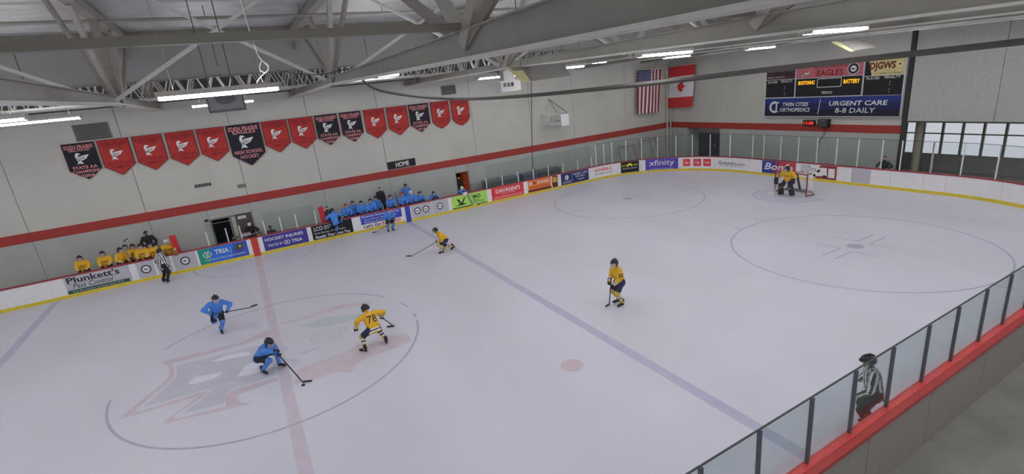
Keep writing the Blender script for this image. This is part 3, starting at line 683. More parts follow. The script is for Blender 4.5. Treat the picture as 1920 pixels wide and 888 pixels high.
letter('lettering', 'URGENT CARE', (1.1, 2.4, .74, .90), mp, PWHITE, a, .009); letter('lettering', '8-8 DAILY', (1.3, 2.2, .55, .69), mp, PWHITE, a, .009); letter('lettering', 'TODAY', (1.45, 2.1, .33, .45), mp, PWHITE, a, .009)
a = advert('sports_shop_advert', 'white board advert with red capitals and black small print at the corner', S(23.15), 43.42, WHITE); mp = at(a, S(23.15))
letter('lettering', 'SCHEELS', (.3, 1.85, .62, .84), mp, PRED, a, .009, bold=.02)
letter('lettering', 'EDEN PRAIRIE CENTER', (.3, 1.9, .38, .48), mp, PBLACK, a, .009)
a = advert('foundation_advert', 'small black board advert with yellow letters and animal', 43.80, 45.26, PBLACK); mp = at(a, 43.80)
letter('lettering', 'BOTTO', (.08, .48, .64, .80), mp, PYEL, a, .009); letter('lettering', 'MANOR', (.98, 1.38, .64, .80), mp, PYEL, a, .009)
poly('yellow_animal', [(.5, .62), (.52, .78), (.62, .86), (.8, .88), (.9, .8), (.92, .64), (.82, .62), (.78, .70), (.66, .70), (.62, .62)], mp, PYEL, a, .009)
letter('lettering', 'RESTORATION SERVICES', (.15, 1.3, .44, .53), mp, PWHITE, a, .009)
a = advert('internet_advert', 'purple board advert with one white word on the curved boards', 45.75, 48.19, PURPLE); mp = at(a, 45.75)
letter('lettering', 'xfinity', (.3, 2.15, .36, .92), mp, PWHITE, a, .009, bold=.005)
letter('lettering', 'Proud Partner of Youth Hockey', (.35, 2.1, .20, .27), mp, PWHITE, a, .009)
for k, (x0, x1) in enumerate(((48.53, 49.05), (49.28, 49.84), (50.0, 50.55))):
    a = advert('red_square_advert', 'red square advert with small white word on the corner boards, %s of three' % ('left', 'middle', 'right')[k], x0, x1, PRED, .34, .88)
    letter('lettering', 'Cub', (.1, x1-x0-.1, .52, .70), at(a, x0), PWHITE, a, .009, bold=.02); a['group'] = 'three red square adverts'
a = advert('basement_advert', 'white board advert with dark grey word and thin line', 50.88, 53.3, WHITE); mp = at(a, 50.88)
letter('lettering', 'Ground', (.22, 1.32, .48, .76), mp, mat('print_slate', (66, 70, 84), .5), a, .009, bold=.015); letter('lettering', 'works', (1.36, 2.22, .48, .70), mp, mat('print_slate', (66, 70, 84), .5), a, .009)
rect('underline', (.4, 1.95, .40, .42), mp, MATS['print_slate'], a, .009)
a = advert('plumbing_advert', 'blue to red board advert with white italic word behind the goalkeeper', 54.42, 56.77, mat('print_deep_blue', (46, 56, 126), .5)); mp = at(a, 54.42)
GR = mat('print_red_blue', (120, 50, 84), .5)
poly('purple_middle', [(.75, .17), (1.35, .17), (1.35, 1.0), (.95, 1.0)], mp, GR, a, .006)
rect('red_end', (1.3, 2.35, .17, 1.0), mp, mat('print_brick_red', (164, 58, 58), .5), a, .0065)
letter('lettering', "Bonfe", (.18, 2.15, .42, .88), mp, PWHITE, a, .009, bold=.015, shear=.25)
a = advert('van_advert', 'white and dark red board advert with a van picture and blank white square', 56.77, 59.27, WHITE); mp = at(a, 56.77)
poly('red_field', [(1.25, .17), (2.5, .17), (2.5, 1.0), (1.55, 1.0), (1.3, .62)], mp, mat('print_maroon', (120, 40, 44), .5), a, .007)
for k, tx in enumerate(('WATER', 'HEATERS,', 'DRAINS &', 'MORE')):
    letter('lettering', tx, (.35, .35+.12*len(tx), .84-.12*k, .92-.12*k), mp, PBLACK, a, .009, bold=.01)
poly('van_picture', [(.95, .34), (1.0, .52), (1.2, .6), (1.42, .80), (1.6, .86), (1.92, .86), (1.95, .38), (1.3, .30)], mp, PWHITE, a, .009)
poly('van_window', [(1.28, .56), (1.42, .72), (1.52, .74), (1.52, .56)], mp, PBLACK, a, .010)
for c in (1.2, 1.8): disc('van_wheel', c, .34, .08, mp, PBLACK, a, .011)
rect('blank_square', (2.02, 2.4, .28, .84), mp, PWHITE, a, .009)
a = advert('plain_panel', 'plain pale panel on the end boards right of the goal', 60.1, 61.1, BGREY, .18, .99)

# ================================================================== WALL THINGS
BY = 15.2
def bird(mp, cx, cy, h, m, dark, par):
    """the crest bird: head, swept wing with bars, body and feet"""
    X = lambda x, y: (cx+x*h, cy+y*h)
    poly('crest_wing', [X(-.30, .12), X(.02, .22), X(.66, .32), X(.40, -.02), X(.12, -.16), X(-.22, -.20)], mp, m, par, .012)
    poly('crest_head', [X(-.36, .05), X(-.34, .38), X(-.22, .52), X(-.02, .48), X(.06, .36), X(-.12, .36), X(-.16, .20), X(-.24, .04)], mp, m, par, .013)
    poly('crest_body', [X(-.34, -.05), X(-.05, -.12), X(.02, -.34), X(.12, -.48), X(-.10, -.45), X(-.18, -.40), X(-.38, -.50), X(-.30, -.36), X(-.26, -.22)], mp, m, par, .012)
    for k in range(2):
        rect('crest_bar', (cx-.24*h+.06*k*h, cx+(.34-.10*k)*h, cy+(.06-.12*k)*h, cy+(.105-.12*k)*h), mp, dark, par, .015)
def banner(x0, x1, ztop, zsh, ztip, black, lines_top, lines_bot, label, curved=False):
    t = thing('pennant_banner', label, 'banner', ((x0+x1)/2, BY, ztip), 'pennants on the far wall')
    mp = lambda x, y, d: Vector((x, BY-d, y)); xm = (x0+x1)/2; wd = x1-x0
    if curved: P = [(x0, ztop), (x0, zsh), (x0+.05*wd, zsh-.12), (x0+.2*wd, zsh-.32), (xm, ztip), (x1-.2*wd, zsh-.32), (x1-.05*wd, zsh-.12), (x1, zsh), (x1, ztop)]
    else: P = [(x0, ztop), (x0, zsh), (xm, ztip), (x1, zsh), (x1, ztop)]
    b = MB(); n = len(P)
    b.add([(x, BY, z) for x, z in P]+[(x, BY+.02, z) for x, z in P], [tuple(range(n)), tuple(range(2*n-1, n-1, -1))]+[(i, n+i, n+(i+1) % n, (i+1) % n) for i in range(n)])
    b.build('cloth_edge', BEDGE, t)
    cz = (ztop+ztip)/2; k = .95
    poly('cloth_field', [(xm+(x-xm)*k, cz+(z-cz)*.97) for x, z in P], mp, BBLACK if black else RED, t, .005)
    MB().tube([(x0, BY+.02, ztop+.02), (x1, BY+.02, ztop+.02)], .018, 6).build('hanging_rod', ALU, t)
    for xx in (x0+.15, x1-.15): MB().box(xx-.012, xx+.012, BY+.02, YW, ztop+.01, ztop+.034).build('wall_bracket', ALU, t)
    tm = PPINK if black else PDARK; h = ztop-ztip
    for i, s_ in enumerate(lines_top):
        k = .44 if i == 0 else .34
        letter('lettering', s_, (xm-k*wd, xm+k*wd, ztop-.15*h-.075*h*i, ztop-.055*h-.08*h*i), mp, tm, t, .010, bold=.015)
    bird(mp, xm-.04*wd, ztop-.42*h, .42*wd, PWHITE, PBLACK if black else PDARK, t)
    for i, s_ in enumerate(lines_bot):
        k = (.38, .42, .2)[i] if len(lines_bot) == 3 else (.42, .28)[i]
        letter('lettering', s_, (xm-k*wd, xm+k*wd, ztop-(.70+.115*i)*h, ztop-(.615+.115*i)*h), mp, tm, t, .010, bold=.015)
EP = 'EDEN PRAIRIE'
RB = ['SECTION 2AA', 'CHAMPIONS']
BN = [(-7.05, -5.75, 1, 'dark pennant cut by the left edge'), (-5.65, -4.35, 0, 'red pennant at the far left, first of four in a row'), (-4.22, -2.91, 0, 'second red pennant from the left'), (-2.78, -1.46, 0, 'third red pennant from the left'),
      (-1.35, -.03, 0, 'red pennant left of the largest black pennant'), (.07, 1.76, 2, 'largest black pennant, hanging lowest of all'), (1.85, 3.19, 0, 'red pennant right of the largest black pennant'),
      (3.29, 4.63, 0, 'red pennant left of the pair of black pennants'), (4.73, 6.04, 1, 'left one of the pair of neighbouring black pennants'), (6.18, 7.46, 1, 'right one of the pair of neighbouring black pennants'),
      (7.63, 8.93, 0, 'red pennant right of the pair of black pennants'), (9.07, 10.41, 0, 'red pennant left of the rightmost black pennant'), (10.52, 11.87, 1, 'rightmost black pennant on the far wall'),
      (12.03, 13.32, 3, 'red shield-shaped pennant right of the rightmost black one'), (13.47, 14.77, 3, 'last red shield-shaped pennant at the right end of the row')]
YR = iter(('2004', '2006', '2008', '2016'))
for x0, x1, kd, lab in BN:
    if kd == 2: banner(x0, x1, 7.0, 5.33, 4.69, True, [EP, 'EAGLES'], ['HIGH SCHOOL', 'HOCKEY'], lab)
    elif kd == 1: banner(x0, x1, 7.0, 5.68, 5.19, True, [EP, 'GIRLS HOCKEY'], ['STATE AA', 'CHAMPIONS', next(YR)], lab)
    else: banner(x0, x1, 7.0, 5.66 if kd == 0 else 5.75, 5.18 if kd == 0 else 5.24, False, [EP, 'HOCKEY'], RB, lab, kd == 3)
t = thing('home_sign', 'black sign with the white word HOME above the red wall stripe', 'sign', (9.5, YW, 3.12))
MB().box(8.57, 10.45, YW-.05, YW, 3.12, 3.6).build('panel', PBLACK, t)
letter('lettering', 'HOME', (9.1, 10.0, 3.2, 3.51), lambda x, y, d: Vector((x, YW-.05-d, y)), PWHITE, t, .006, bold=.02)
t = thing('wall_vent', 'row of five small dark louvres on the far wall below the red pennants', 'vent', (-1.7, YW, 3.94))
for i in range(5):
    MB().box(-2.12+.166*i, -1.985+.166*i, YW-.03, YW, 3.93, 4.1).build('louvre', DARKG, t)
t = thing('wall_box', 'small grey junction box on the far wall right of the five louvres', 'box', (.13, YW, 3.55))
MB().box(-.08, .34, YW-.06, YW, 3.55, 3.73).build('casing', mat('junction_box_grey', (108, 106, 102), .5), t); MB().box(-.06, .32, YW-.07, YW-.06, 3.57, 3.71).build('lid', STEELD, t)
t = thing('wall_camera', 'small black camera box on the far wall left of the office window', 'camera', (-2.05, YW, 2.0))
MB().box(-2.12, -1.96, YW-.1, YW, 2.0, 2.12).build('body', BLACK, t); MB().tube([(-2.04, YW-.1, 2.06), (-2.04, YW-.16, 2.06)], .04, 8).build('lens', DARKG, t)
t = thing('vent_grille', 'dark louvred air grille on the far wall above the pennants at the left edge', 'vent', (-5.4, YW, 7.2))
MB().box(-6.4, -4.95, YW-.04, YW, 7.05, 7.85).build('frame', STEELD, t)
for i in range(7): MB().box(-6.34, -5.0, YW-.07, YW-.03, 7.1+.105*i, 7.16+.105*i).build('slat', DARKG, t)
t = thing('vent_grille', 'dark square air grille high on the far wall above the last red pennants', 'vent', (14, YW, 7.4))
MB().box(12.95, 14.0, YW-.04, YW, 7.35, 7.95).build('frame', STEELD, t)
for i in range(5): MB().box(13.0, 13.95, YW-.07, YW-.03, 7.4+.105*i, 7.46+.105*i).build('slat', DARKG, t)
# wall hoop and its guy
t = thing('basketball_hoop', 'white wall-mounted basketball backboard high on the far wall', 'hoop', (21.2, YW, 4.5))
MB().box(20.5, 20.58, 14.1, YW, 5.1, 5.16).box(22.0, 22.08, 14.1, YW, 5.1, 5.16).build('arm', STEELW, t)
MB().box(20.35, 22.15, 14.02, 14.1, 5.16, 5.24).box(20.35, 20.43, 14.02, 14.1, 4.5, 5.16).box(20.35, 21.4, 14.02, 14.1, 4.46, 4.54).build('frame', STEELW, t)
MB().box(21.45, 22.15, 14.02, 14.08, 4.3, 5.2).build('backboard', PWHITE, t)
rg = MB(); rg.tube([(20.95+.23*math.cos(a), 13.75+.23*math.sin(a), 4.75) for a in [2*PI*i/14 for i in range(15)]], .012, 5).build('rim', STEELD, t)
MB().box(20.6, 21.3, 14.06, 14.1, 4.6, 5.1).build('target_panel', mat('hoop_grey', (138, 136, 132), .6), t)
MB().bar((21.3, YW-.05, 6.25), (22.1, 14.1, 5.22), .05).bar((21.3, YW-.05, 6.25), (21.25, 14.1, 5.22), .025).build('stay_rod', STEELD, t)
# conduit on the wall
t = thing('wall_conduit', 'thin dark conduit running down the far wall left of the basketball backboard', 'pipe', (19.75, YW, 1.2))
MB().tube([(19.95, YW-.03, 7.6), (19.5, YW-.03, 2.6), (19.4, YW-.03, 1.4), (19.75, YW-.03, 1.15)], .022, 6).build('pipe_run', DARKG, t)
t = thing('corner_pipes', 'pair of tall pale pipes standing in the corner below the red and white flag', 'pipe', (33.3, 15.0, 0))
for x, y in ((33.2, 15.1), (33.62, 15.12)): MB().tube([(x, y, 0), (x, y, 7.5)], .07, 8).build('pipe_run', STEELW, t)
# flags
def flagmesh(cols, rows, fn, name, m, par, wob=.05):
    b = MB(); v = [fn(i/cols, j/rows) for j in range(rows+1) for i in range(cols+1)]
    b.add(v, [(j*(cols+1)+i, j*(cols+1)+i+1, (j+1)*(cols+1)+i+1, (j+1)*(cols+1)+i) for j in range(rows) for i in range(cols)])
    return b.build(name, m, par, True)
FRED = mat('flag_red', (176, 50, 54), .8, var=.05); FWH = mat('flag_white', (196, 190, 196), .8, var=.04); FBL = mat('flag_blue', (38, 42, 86), .8); FDR = mat('flag_dark_red', (122, 40, 50), .8)
t = thing('striped_flag', 'flag with red and white stripes and starred blue field hanging by the corner', 'flag', (31, 14.8, 4.2))
fu = lambda u, v: Vector((29.75+2.55*u-.35*(1-v)*(.6+.4*u), 14.8+.05*math.sin(7*u+2*v), 4.22-.1*u+v*(3.42)))
for i in range(13):
    u0, u1 = i/13, (i+1)/13
    flagmesh(1, 6, lambda a, b_, u0=u0, u1=u1: fu(u0+(u1-u0)*a, b_), 'stripe', FDR if i % 2 == 0 else FWH, t)
flagmesh(7, 4, lambda a, b_: fu(a*7/13, .64+.36*b_)-Vector((0, .02, 0)), 'star_field', FBL, t)
for r_ in range(9):
    for c_ in range(6 if r_ % 2 == 0 else 5):
        u = (c_+.5+(0 if r_ % 2 == 0 else .5))/6*7/13; v = .66+.33*(r_+.3)/9; c0 = fu(u, v)-Vector((0, .035, 0))
        MB().add([c0+Vector((.07*(1 if k % 2 == 0 else .42)*math.sin(PI*k/5), 0, .07*(1 if k % 2 == 0 else .42)*math.cos(PI*k/5))) for k in range(10)], [tuple(range(9, -1, -1))]).build('star', FWH, t)
MB().tube([(29.7, 14.82, 7.66), (32.4, 14.82, 7.58)], .025, 6).build('hanging_rod', ALU, t)
for x in (29.9, 32.2): MB().box(x-.015, x+.015, 14.82, YW, 7.6, 7.63).build('wall_bracket', ALU, t)
t = thing('leaf_flag', 'red and white flag with a red leaf hanging in the hall corner', 'flag', (33.4, 13.7, 4.3))
fc = lambda u, v: Vector((33.4+.06*math.sin(6*u+3*v), 15.02-2.68*u+.26*(1-v), 4.28+.08*u+v*3.32))
flagmesh(6, 3, lambda a, b_: fc(a, .25*b_), 'red_band', FRED, t); flagmesh(6, 3, lambda a, b_: fc(a, .75+.25*b_), 'red_band', FRED, t)
flagmesh(8, 6, lambda a, b_: fc(a, .25+.5*b_), 'white_band', FWH, t)
LEAF = [(0, -.5), (.03, -.2), (.3, -.24), (.24, -.12), (.5, .12), (.42, .16), (.46, .34), (.3, .3), (.26, .38), (.12, .2), (.17, .46), (.08, .42), (0, .6)]
LEAF = LEAF+[(-x, y) for x, y in LEAF[-2::-1]][:-1]
# the flag hangs turned on its side, so the leaf points left
poly('leaf', [(.5+.38*y, .5+.26*x) for x, y in LEAF], lambda u, v, d: fc(u, v)-Vector((.03, 0, 0)), FRED, t, .0)
MB().tube([(33.42, 15.05, 7.62), (33.42, 12.3, 7.68)], .025, 6).build('hanging_rod', ALU, t)
for y in (14.3, 12.5): MB().box(33.42, XW, y-.015, y+.015, 7.63, 7.66).build('wall_bracket', ALU, t)
# scoreboard
SX = 33.6
t = thing('scoreboard', 'large black scoreboard with advert strips on the end wall', 'scoreboard', (SX, 2.05, 3.6))
sm = lambda x, y, d: Vector((SX-d, 6.28-x, y)); SW = 8.46
MB().box(SX, XW, -2.19, 6.3, 3.58, 6.92).build('cabinet', mat('scoreboard_frame', (176, 174, 180), .5), t)
GOLD = emat('led_amber', (255, 176, 30), 1.1); LEDR = emat('led_red', (255, 60, 50), 1.2)
rect('player_panel', (.06, 2.12, 4.87, 6.02), sm, PBLACK, t); rect('player_panel', (6.36, 8.40, 4.82, 5.90), sm, PBLACK, t)
rect('centre_panel', (2.2, 6.27, 4.86, 6.0), sm, PBLACK, t)
b = MB()
for x0, x1, z0, z1 in ((3.6, 5.1, 5.40, 5.44), (3.6, 5.1, 5.92, 5.96), (3.6, 3.64, 5.4, 5.96), (5.06, 5.1, 5.4, 5.96)):
    b.add([sm(x0, z0, .012), sm(x1, z0, .012), sm(x1, z1, .012), sm(x0, z1, .012)], [(0, 1, 2, 3)])
b.build('clock_window', PWHITE, t)
for x in (.2, 6.5):
    letter('lettering', 'PLAYER', (x, x+.7, 5.72 if x > 1 else 5.82, 5.86 if x > 1 else 5.96), sm, PWHITE, t, .012, bold=.01)
    letter('lettering', 'PENALTY', (x+.95, x+1.75, 5.74 if x > 1 else 5.84, 5.88 if x > 1 else 5.98), sm, PWHITE, t, .012, bold=.01)
    for z in (5.0, 5.14, 5.42, 5.56): disc('colon_dot', x+1.25, z, .025, sm, PWHITE, t, .012, n=8)
letter('lettering', 'PERIOD', (3.95, 4.6, 5.0, 5.16), sm, PWHITE, t, .012, bold=.01)
letter('led_lettering', 'BOSTONHC', (2.38, 3.46, 5.62, 5.86), sm, GOLD, t, .014, bold=.02)
letter('led_lettering', 'BATTERY', (5.22, 6.14, 5.58, 5.82), sm, GOLD, t, .014, bold=.02)
for z0, z1, c in ((4.45, 4.80, (34, 46, 108)), (4.05, 4.45, (28, 34, 74)), (3.62, 4.05, (24, 26, 46))): rect('lower_advert', (.04, 8.42, z0, z1), sm, mat('scoreboard_navy_%d' % c[0], c, .5), t, .006)
b = MB(); v, f = ring2d(.24, .40, 28, .78, 4.22, PI*.42, PI*1.6, 1.0); b.add([sm(x, y, .012) for x, y in v], f).build('monogram', mat('print_silver', (176, 178, 190), .4), t)
b = MB()
for x0, x1, z0, z1 in ((.72, 1.1, 4.48, 4.56), (.86, .96, 3.92, 4.5), (.78, 1.05, 3.88, 3.95)): b.add([sm(x0, z0, .014), sm(x1, z0, .014), sm(x1, z1, .014), sm(x0, z1, .014)], [(0, 1, 2, 3)])
b.build('monogram_letter', PWHITE, t)
letter('lettering', 'TWIN CITIES', (1.36, 3.12, 4.26, 4.52), sm, PWHITE, t, .012, bold=.02, shear=.12)
letter('lettering', 'ORTHOPEDICS', (1.16, 3.26, 3.90, 4.16), sm, PWHITE, t, .012, bold=.02, shear=.12)
poly('divider', [(3.76, 3.74), (3.80, 3.74), (3.93, 4.68), (3.89, 4.68)], sm, PWHITE, t, .012)
letter('lettering', 'URGENT CARE', (4.45, 7.75, 4.26, 4.54), sm, PWHITE, t, .012, bold=.02, shear=.1)
letter('lettering', '8-8 DAILY', (4.85, 7.15, 3.82, 4.12), sm, PWHITE, t, .012, bold=.005, shear=.1)
rect('dark_advert', (.06, 2.12, 6.06, 6.88), sm, mat('dark_maroon_print', (54, 34, 38), .5, var=.2), t, .006)
letter('lettering', 'CLEAN RESPONSE', (.15, 2.0, 6.55, 6.78), sm, mat('dim_print', (128, 116, 120), .5), t, .012); letter('lettering', 'disaster restoration', (.15, 1.4, 6.16, 6.26), sm, PWHITE, t, .012)
rect('team_strip', (2.2, 6.27, 6.04, 6.84), sm, mat('team_strip_red', (168, 92, 100), .5, var=.08), t, .006)
letter('lettering', 'EAGLES', (3.55, 5.15, 6.10, 6.46), sm, PDARK, t, .012, bold=.02); letter('lettering', EP, (3.4, 5.4, 6.56, 6.76), sm, PDARK, t, .012)
poly('crest', [(2.55, 6.12), (2.65, 6.12), (2.8, 6.4), (2.95, 6.32), (3.1, 6.45), (3.0, 6.24), (2.85, 6.26), (2.78, 6.12), (2.66, 6.3)], sm, PWHITE, t, .012)
ring('seal_ring', 5.72, 6.42, .18, .3, sm, PBLACK, t, .013); disc('seal_disc', 5.72, 6.42, .18, sm, PWHITE, t, .012); disc('seal_rim', 5.72, 6.42, .34, sm, PWHITE, t, .010)
poly('seal_bird', [(5.58, 6.42), (5.66, 6.48), (5.72, 6.42), (5.86, 6.46), (5.78, 6.38), (5.66, 6.36)], sm, PBLACK, t, .014)
rect('restaurant_advert', (6.36, 8.40, 5.94, 6.80), sm, PCREAM, t, .006)
poly('dark_edge', [(6.36, 5.94), (6.75, 5.94), (6.55, 6.8), (6.36, 6.8)], sm, PBLACK, t, .008)
letter('lettering', 'DJGWS', (6.62, 7.95, 6.16, 6.68), sm, PBROWN, t, .012, bold=.04)
letter('lettering', 'Grille and Saloon', (7.2, 8.3, 5.99, 6.10), sm, PBLACK, t, .012)
disc('medallion', 8.15, 6.5, .16, sm, mat('medallion', (200, 190, 140), .6), t, .012); disc('medallion_centre', 8.15, 6.5, .06, sm, PBROWN, t, .014)
t = thing('wall_clock', 'small digital clock with red figures below the scoreboard', 'clock', (33.75, 3.1, 2.98))
MB().box(33.7, XW, 2.72, 3.5, 2.98, 3.33).build('case', BLACK, t); letter('digits', '11:30', (.05, .7, 3.05, 3.26), lambda x, y, d: Vector((33.7-d, 3.48-x, y)), LEDR, t, .006, bold=.02)
t = thing('wall_speaker', 'small black box loudspeaker below the scoreboard right of the clock', 'speaker', (33.65, 2.1, 2.92))
MB().box(33.55, XW, 1.77, 2.43, 2.92, 3.4).build('cabinet', BLACK, t); MB().box(33.54, 33.55, 1.82, 2.38, 2.96, 3.34).build('grille', DARKG, t); MB().box(33.53, 33.56, 1.9, 2.3, 3.35, 3.38).build('badge', STEEL, t)
MB().tube([(33.7, 2.0, 2.92), (33.72, 2.05, 2.4), (33.8, 2.4, 1.9), (33.8, 2.5, .2)], .018, 5).build('speaker_cord', BLACK, t)
# office window and door, doorway
DG = glassmat('office_glass', (.45, .48, .52)); w1 = tag(link('window_10', None, None, (-1.2, YW, 0)), kind='structure')
MB().box(-1.86, -.66, YW+.12, YW+.14, .6, 2.02).build('pane', DG, w1)
MB().box(-1.9, -.62, YW-.02, YW+.16, 2.0, 2.08).box(-1.9, -1.82, YW-.02, YW+.16, .5, 2.0).box(-.95, -.86, YW, YW+.16, .5, 2.0).box(-1.9, -.62, YW-.02, YW+.16, .42, .6).build('window_frame', STEELD, w1)
MB().box(-1.9, -.62, YW+.03, YW+.2, 0, .5).build('apron', WALLLO, w1)
MB().box(-.84, -.64, YW+.02, YW+.12, .6, 1.98).build('blind', mat('pale_blind', (168, 166, 160), .7), w1)
d1 = tag(link('door_1', None, None, (-.2, YW, 0)), kind='structure')
MB().box(-.6, .22, YW+.05, YW+.1, 0, 2.05).build('door_leaf', mat('dark_brown_door', (76, 66, 66), .5), d1); MB().tube([(.1, YW+.0, 1.0), (.1, YW+.05, 1.0)], .03, 8).build('door_handle', ALU, d1)
MB().box(.2, .27, YW-.02, YW+.12, 0, 2.08).box(-.64, -.58, YW-.02, YW+.12, 0, 2.08).build('door_frame', STEELD, d1)
t = thing('door_sign', 'small white two-line sign on the dark office door', 'sign', (-.28, YW+.04, 1.8)); MB().box(-.5, -.08, YW+.02, YW+.045, 1.78, 1.95).build('panel', PWHITE, t)
dm = lambda x, y, d: Vector((x, YW+.02-d, y)); letter('lettering', 'SCOREKEEPER', (-.47, -.11, 1.88, 1.93), dm, PBLACK, t, .004); letter('lettering', 'ONLY', (-.4, -.18, 1.80, 1.86), dm, PBLACK, t, .004)
tag(MB().box(-2.2, .6, YW+1.5, YW+1.6, 0, 2.6).box(-2.2, .6, YW+.32, YW+1.6, 2.2, 2.4).box(-2.2, -2.1, YW+.32, YW+1.6, 0, 2.3).box(.5, .6, YW+.32, YW+1.6, 0, 2.3).build('wall_office', mat('dim_office_wall', (92, 92, 96), .8)), kind='structure')
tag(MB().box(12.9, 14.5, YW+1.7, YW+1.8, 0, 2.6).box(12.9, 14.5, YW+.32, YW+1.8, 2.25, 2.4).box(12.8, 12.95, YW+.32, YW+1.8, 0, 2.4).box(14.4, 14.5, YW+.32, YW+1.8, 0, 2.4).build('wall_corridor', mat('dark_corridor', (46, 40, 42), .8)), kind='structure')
d2 = tag(link('door_2', None, None, (14, YW, 0)), kind='structure')
MB().box(13.15, 13.2, YW-.03, YW+.15, 0, 2.1).box(14.1, 14.16, YW-.03, YW+.15, 0, 2.1).box(13.15, 14.16, YW-.03, YW+.15, 2.07, 2.13).build('door_frame', mat('tan_frame', (134, 118, 100), .6), d2)
MB().bar((14.06, YW+.1, 1.03), (13.8, YW+.75, 1.03), .05, 2.04).build('door_leaf', mat('orange_red_door', (176, 70, 44), .5), d2); MB().box(13.78, 13.84, YW+.5, YW+.56, .98, 1.06).build('door_handle', ALU, d2)

# ================================================================== BENCH AREA
def pad(x, lab):
    t = thing('padded_post', lab, 'post', (x, 13.35, 0)); MB().bar((x, 13.35, 0), (x-.12, 13.35, 1.95), .28, .14, up=(0, 1, 0)).build('padding', mat('red_padding', (170, 44, 48), .6), t); MB().box(x-.16, x+.16, 13.26, 13.44, 0, .05).build('foot_plate', DARKG, t)
pad(-3.45, 'red padded post right of the yellow bench goalkeeper'); pad(3.9, 'red padded post at the left end of the blue bench')
def bench(x0, x1, lab):
    t = thing('team_bench', lab, 'bench', ((x0+x1)/2, 14.2, 0)); tag(MB().box(x0, x1, 13.22, 15.28, 0, .2).build('floor_bench', mat('bench_platform', (70, 66, 64), .7)), kind='structure')
    MB().box(x0+.2, x1-.2, 14.5, 14.85, .46, .52).build('seat', mat('bench_wood', (120, 96, 74), .6), t)
    x = x0+.5
    while x < x1: MB().box(x, x+.08, 14.53, 14.8, .2, .46).build('support', DARKG, t); x += 1.8
bench(-10.5, -3.68, 'long bench behind the boards with the yellow players'); bench(4.08, 13.0, 'long bench behind the boards with the blue players')
t = thing('score_table', 'narrow dark table in the penalty box below the office door', 'table', (.2, 14.1, 0)); MB().box(-1.0, .56, 13.9, 14.3, 1.0, 1.05).build('table_top', mat('table_grey', (96, 92, 92), .5), t); MB().box(-.9, -.84, 13.95, 14.25, 0, 1.0).build('leg', DARKG, t); MB().box(.42, .48, 13.95, 14.25, 0, 1.0).build('leg', DARKG, t)
t = thing('score_console', 'small pale console box on the scorekeeper table', 'box', (.0, 13.95, 1.05)); MB().box(-.55, -.05, 13.85, 14.1, 1.05, 1.2).build('case', BGREY, t); MB().box(-.5, -.1, 13.86, 14.0, 1.2, 1.215).build('keypad', DARKG, t)
t = thing('penalty_stool', 'low dark stool under the figure in the penalty box', 'stool', (.98, 14.08, 0)); MB().tube([(.98, 14.08, .40), (.98, 14.08, .45)], .17, 14).build('seat', DARKG, t)
for q in range(4): MB().tube([(.98+.13*math.cos(q*PI/2), 14.08+.13*math.sin(q*PI/2), 0), (.98+.1*math.cos(q*PI/2), 14.08+.1*math.sin(q*PI/2), .4)], .014, 5).build('leg', STEELD, t)
def lowbox(x0, x1, lab, c):
    t = thing('storage_bench', lab, 'bench', ((x0+x1)/2, 14.6, 0), 'dark low benches behind the far glass'); m = mat('bench_%d' % c[0], c, .6)
    MB().box(x0, x1, 14.3, 14.95, 0, 1.15).build('body', m, t); MB().box(x0-.03, x1+.03, 14.27, 15.0, 1.15, 1.27).build('lid', mat('bench_lid_%d' % c[0], tuple(min(255, v+14) for v in c), .6), t); MB().box(x0+.1, x0+.3, 14.26, 14.3, .9, .96).build('handle', STEELD, t)
lowbox(15.0, 17.5, 'long dark grey storage bench behind the glass above the red advert', (84, 88, 92)); lowbox(18.05, 19.3, 'short blue-grey storage bench behind the glass above the orange advert', (82, 88, 100)); lowbox(19.4, 21.3, 'long dark storage bench behind the glass above the navy advert', (76, 80, 84))
t = thing('equipment_cart', 'grey wire equipment cart beside the orange doorway', 'cart', (14.4, 14.5, 0))
MB().box(13.95, 14.85, 14.25, 14.75, .1, .75).build('bin', mat('cart_bin', (92, 92, 96), .7, var=.3, scale=25), t)
for x in (13.97, 14.4, 14.83):
    for y in (14.27, 14.73): MB().tube([(x, y, .0), (x, y, 1.25)], .018, 5).build('upright', STEELD, t)
for z in (.8, 1.02, 1.24): MB().tube([(13.97, 14.27, z), (14.83, 14.27, z), (14.83, 14.73, z), (13.97, 14.73, z), (13.97, 14.27, z)], .012, 5).build('rail', STEELD, t)
for k, (x0, x1, z) in enumerate(((27.6, 29.3, 1.75), (29.9, 31.8, 1.95))):
    t = thing('spare_goal_frame', 'folded metal goal frame leaning on the wall behind the corner glass, %s one' % ('left', 'right')[k], 'frame', ((x0+x1)/2, 14.9, 0), 'spare frames behind the corner glass')
    MB().tube([(x0, 14.6, 0), (x0+.05, 15.1, z), (x1, 15.1, z), (x1+.05, 14.6, 0)], .045, 6).build('frame_tube', STEEL, t); MB().tube([(x0, 14.62, .1), (x1+.05, 14.62, .1)], .035, 6).build('lower_bar', STEEL, t); MB().tube([(x1-.5, 15.05, z-.05), (x1-.2, 14.62, .1)], .04, 6).build('side_bar', STEELW, t)

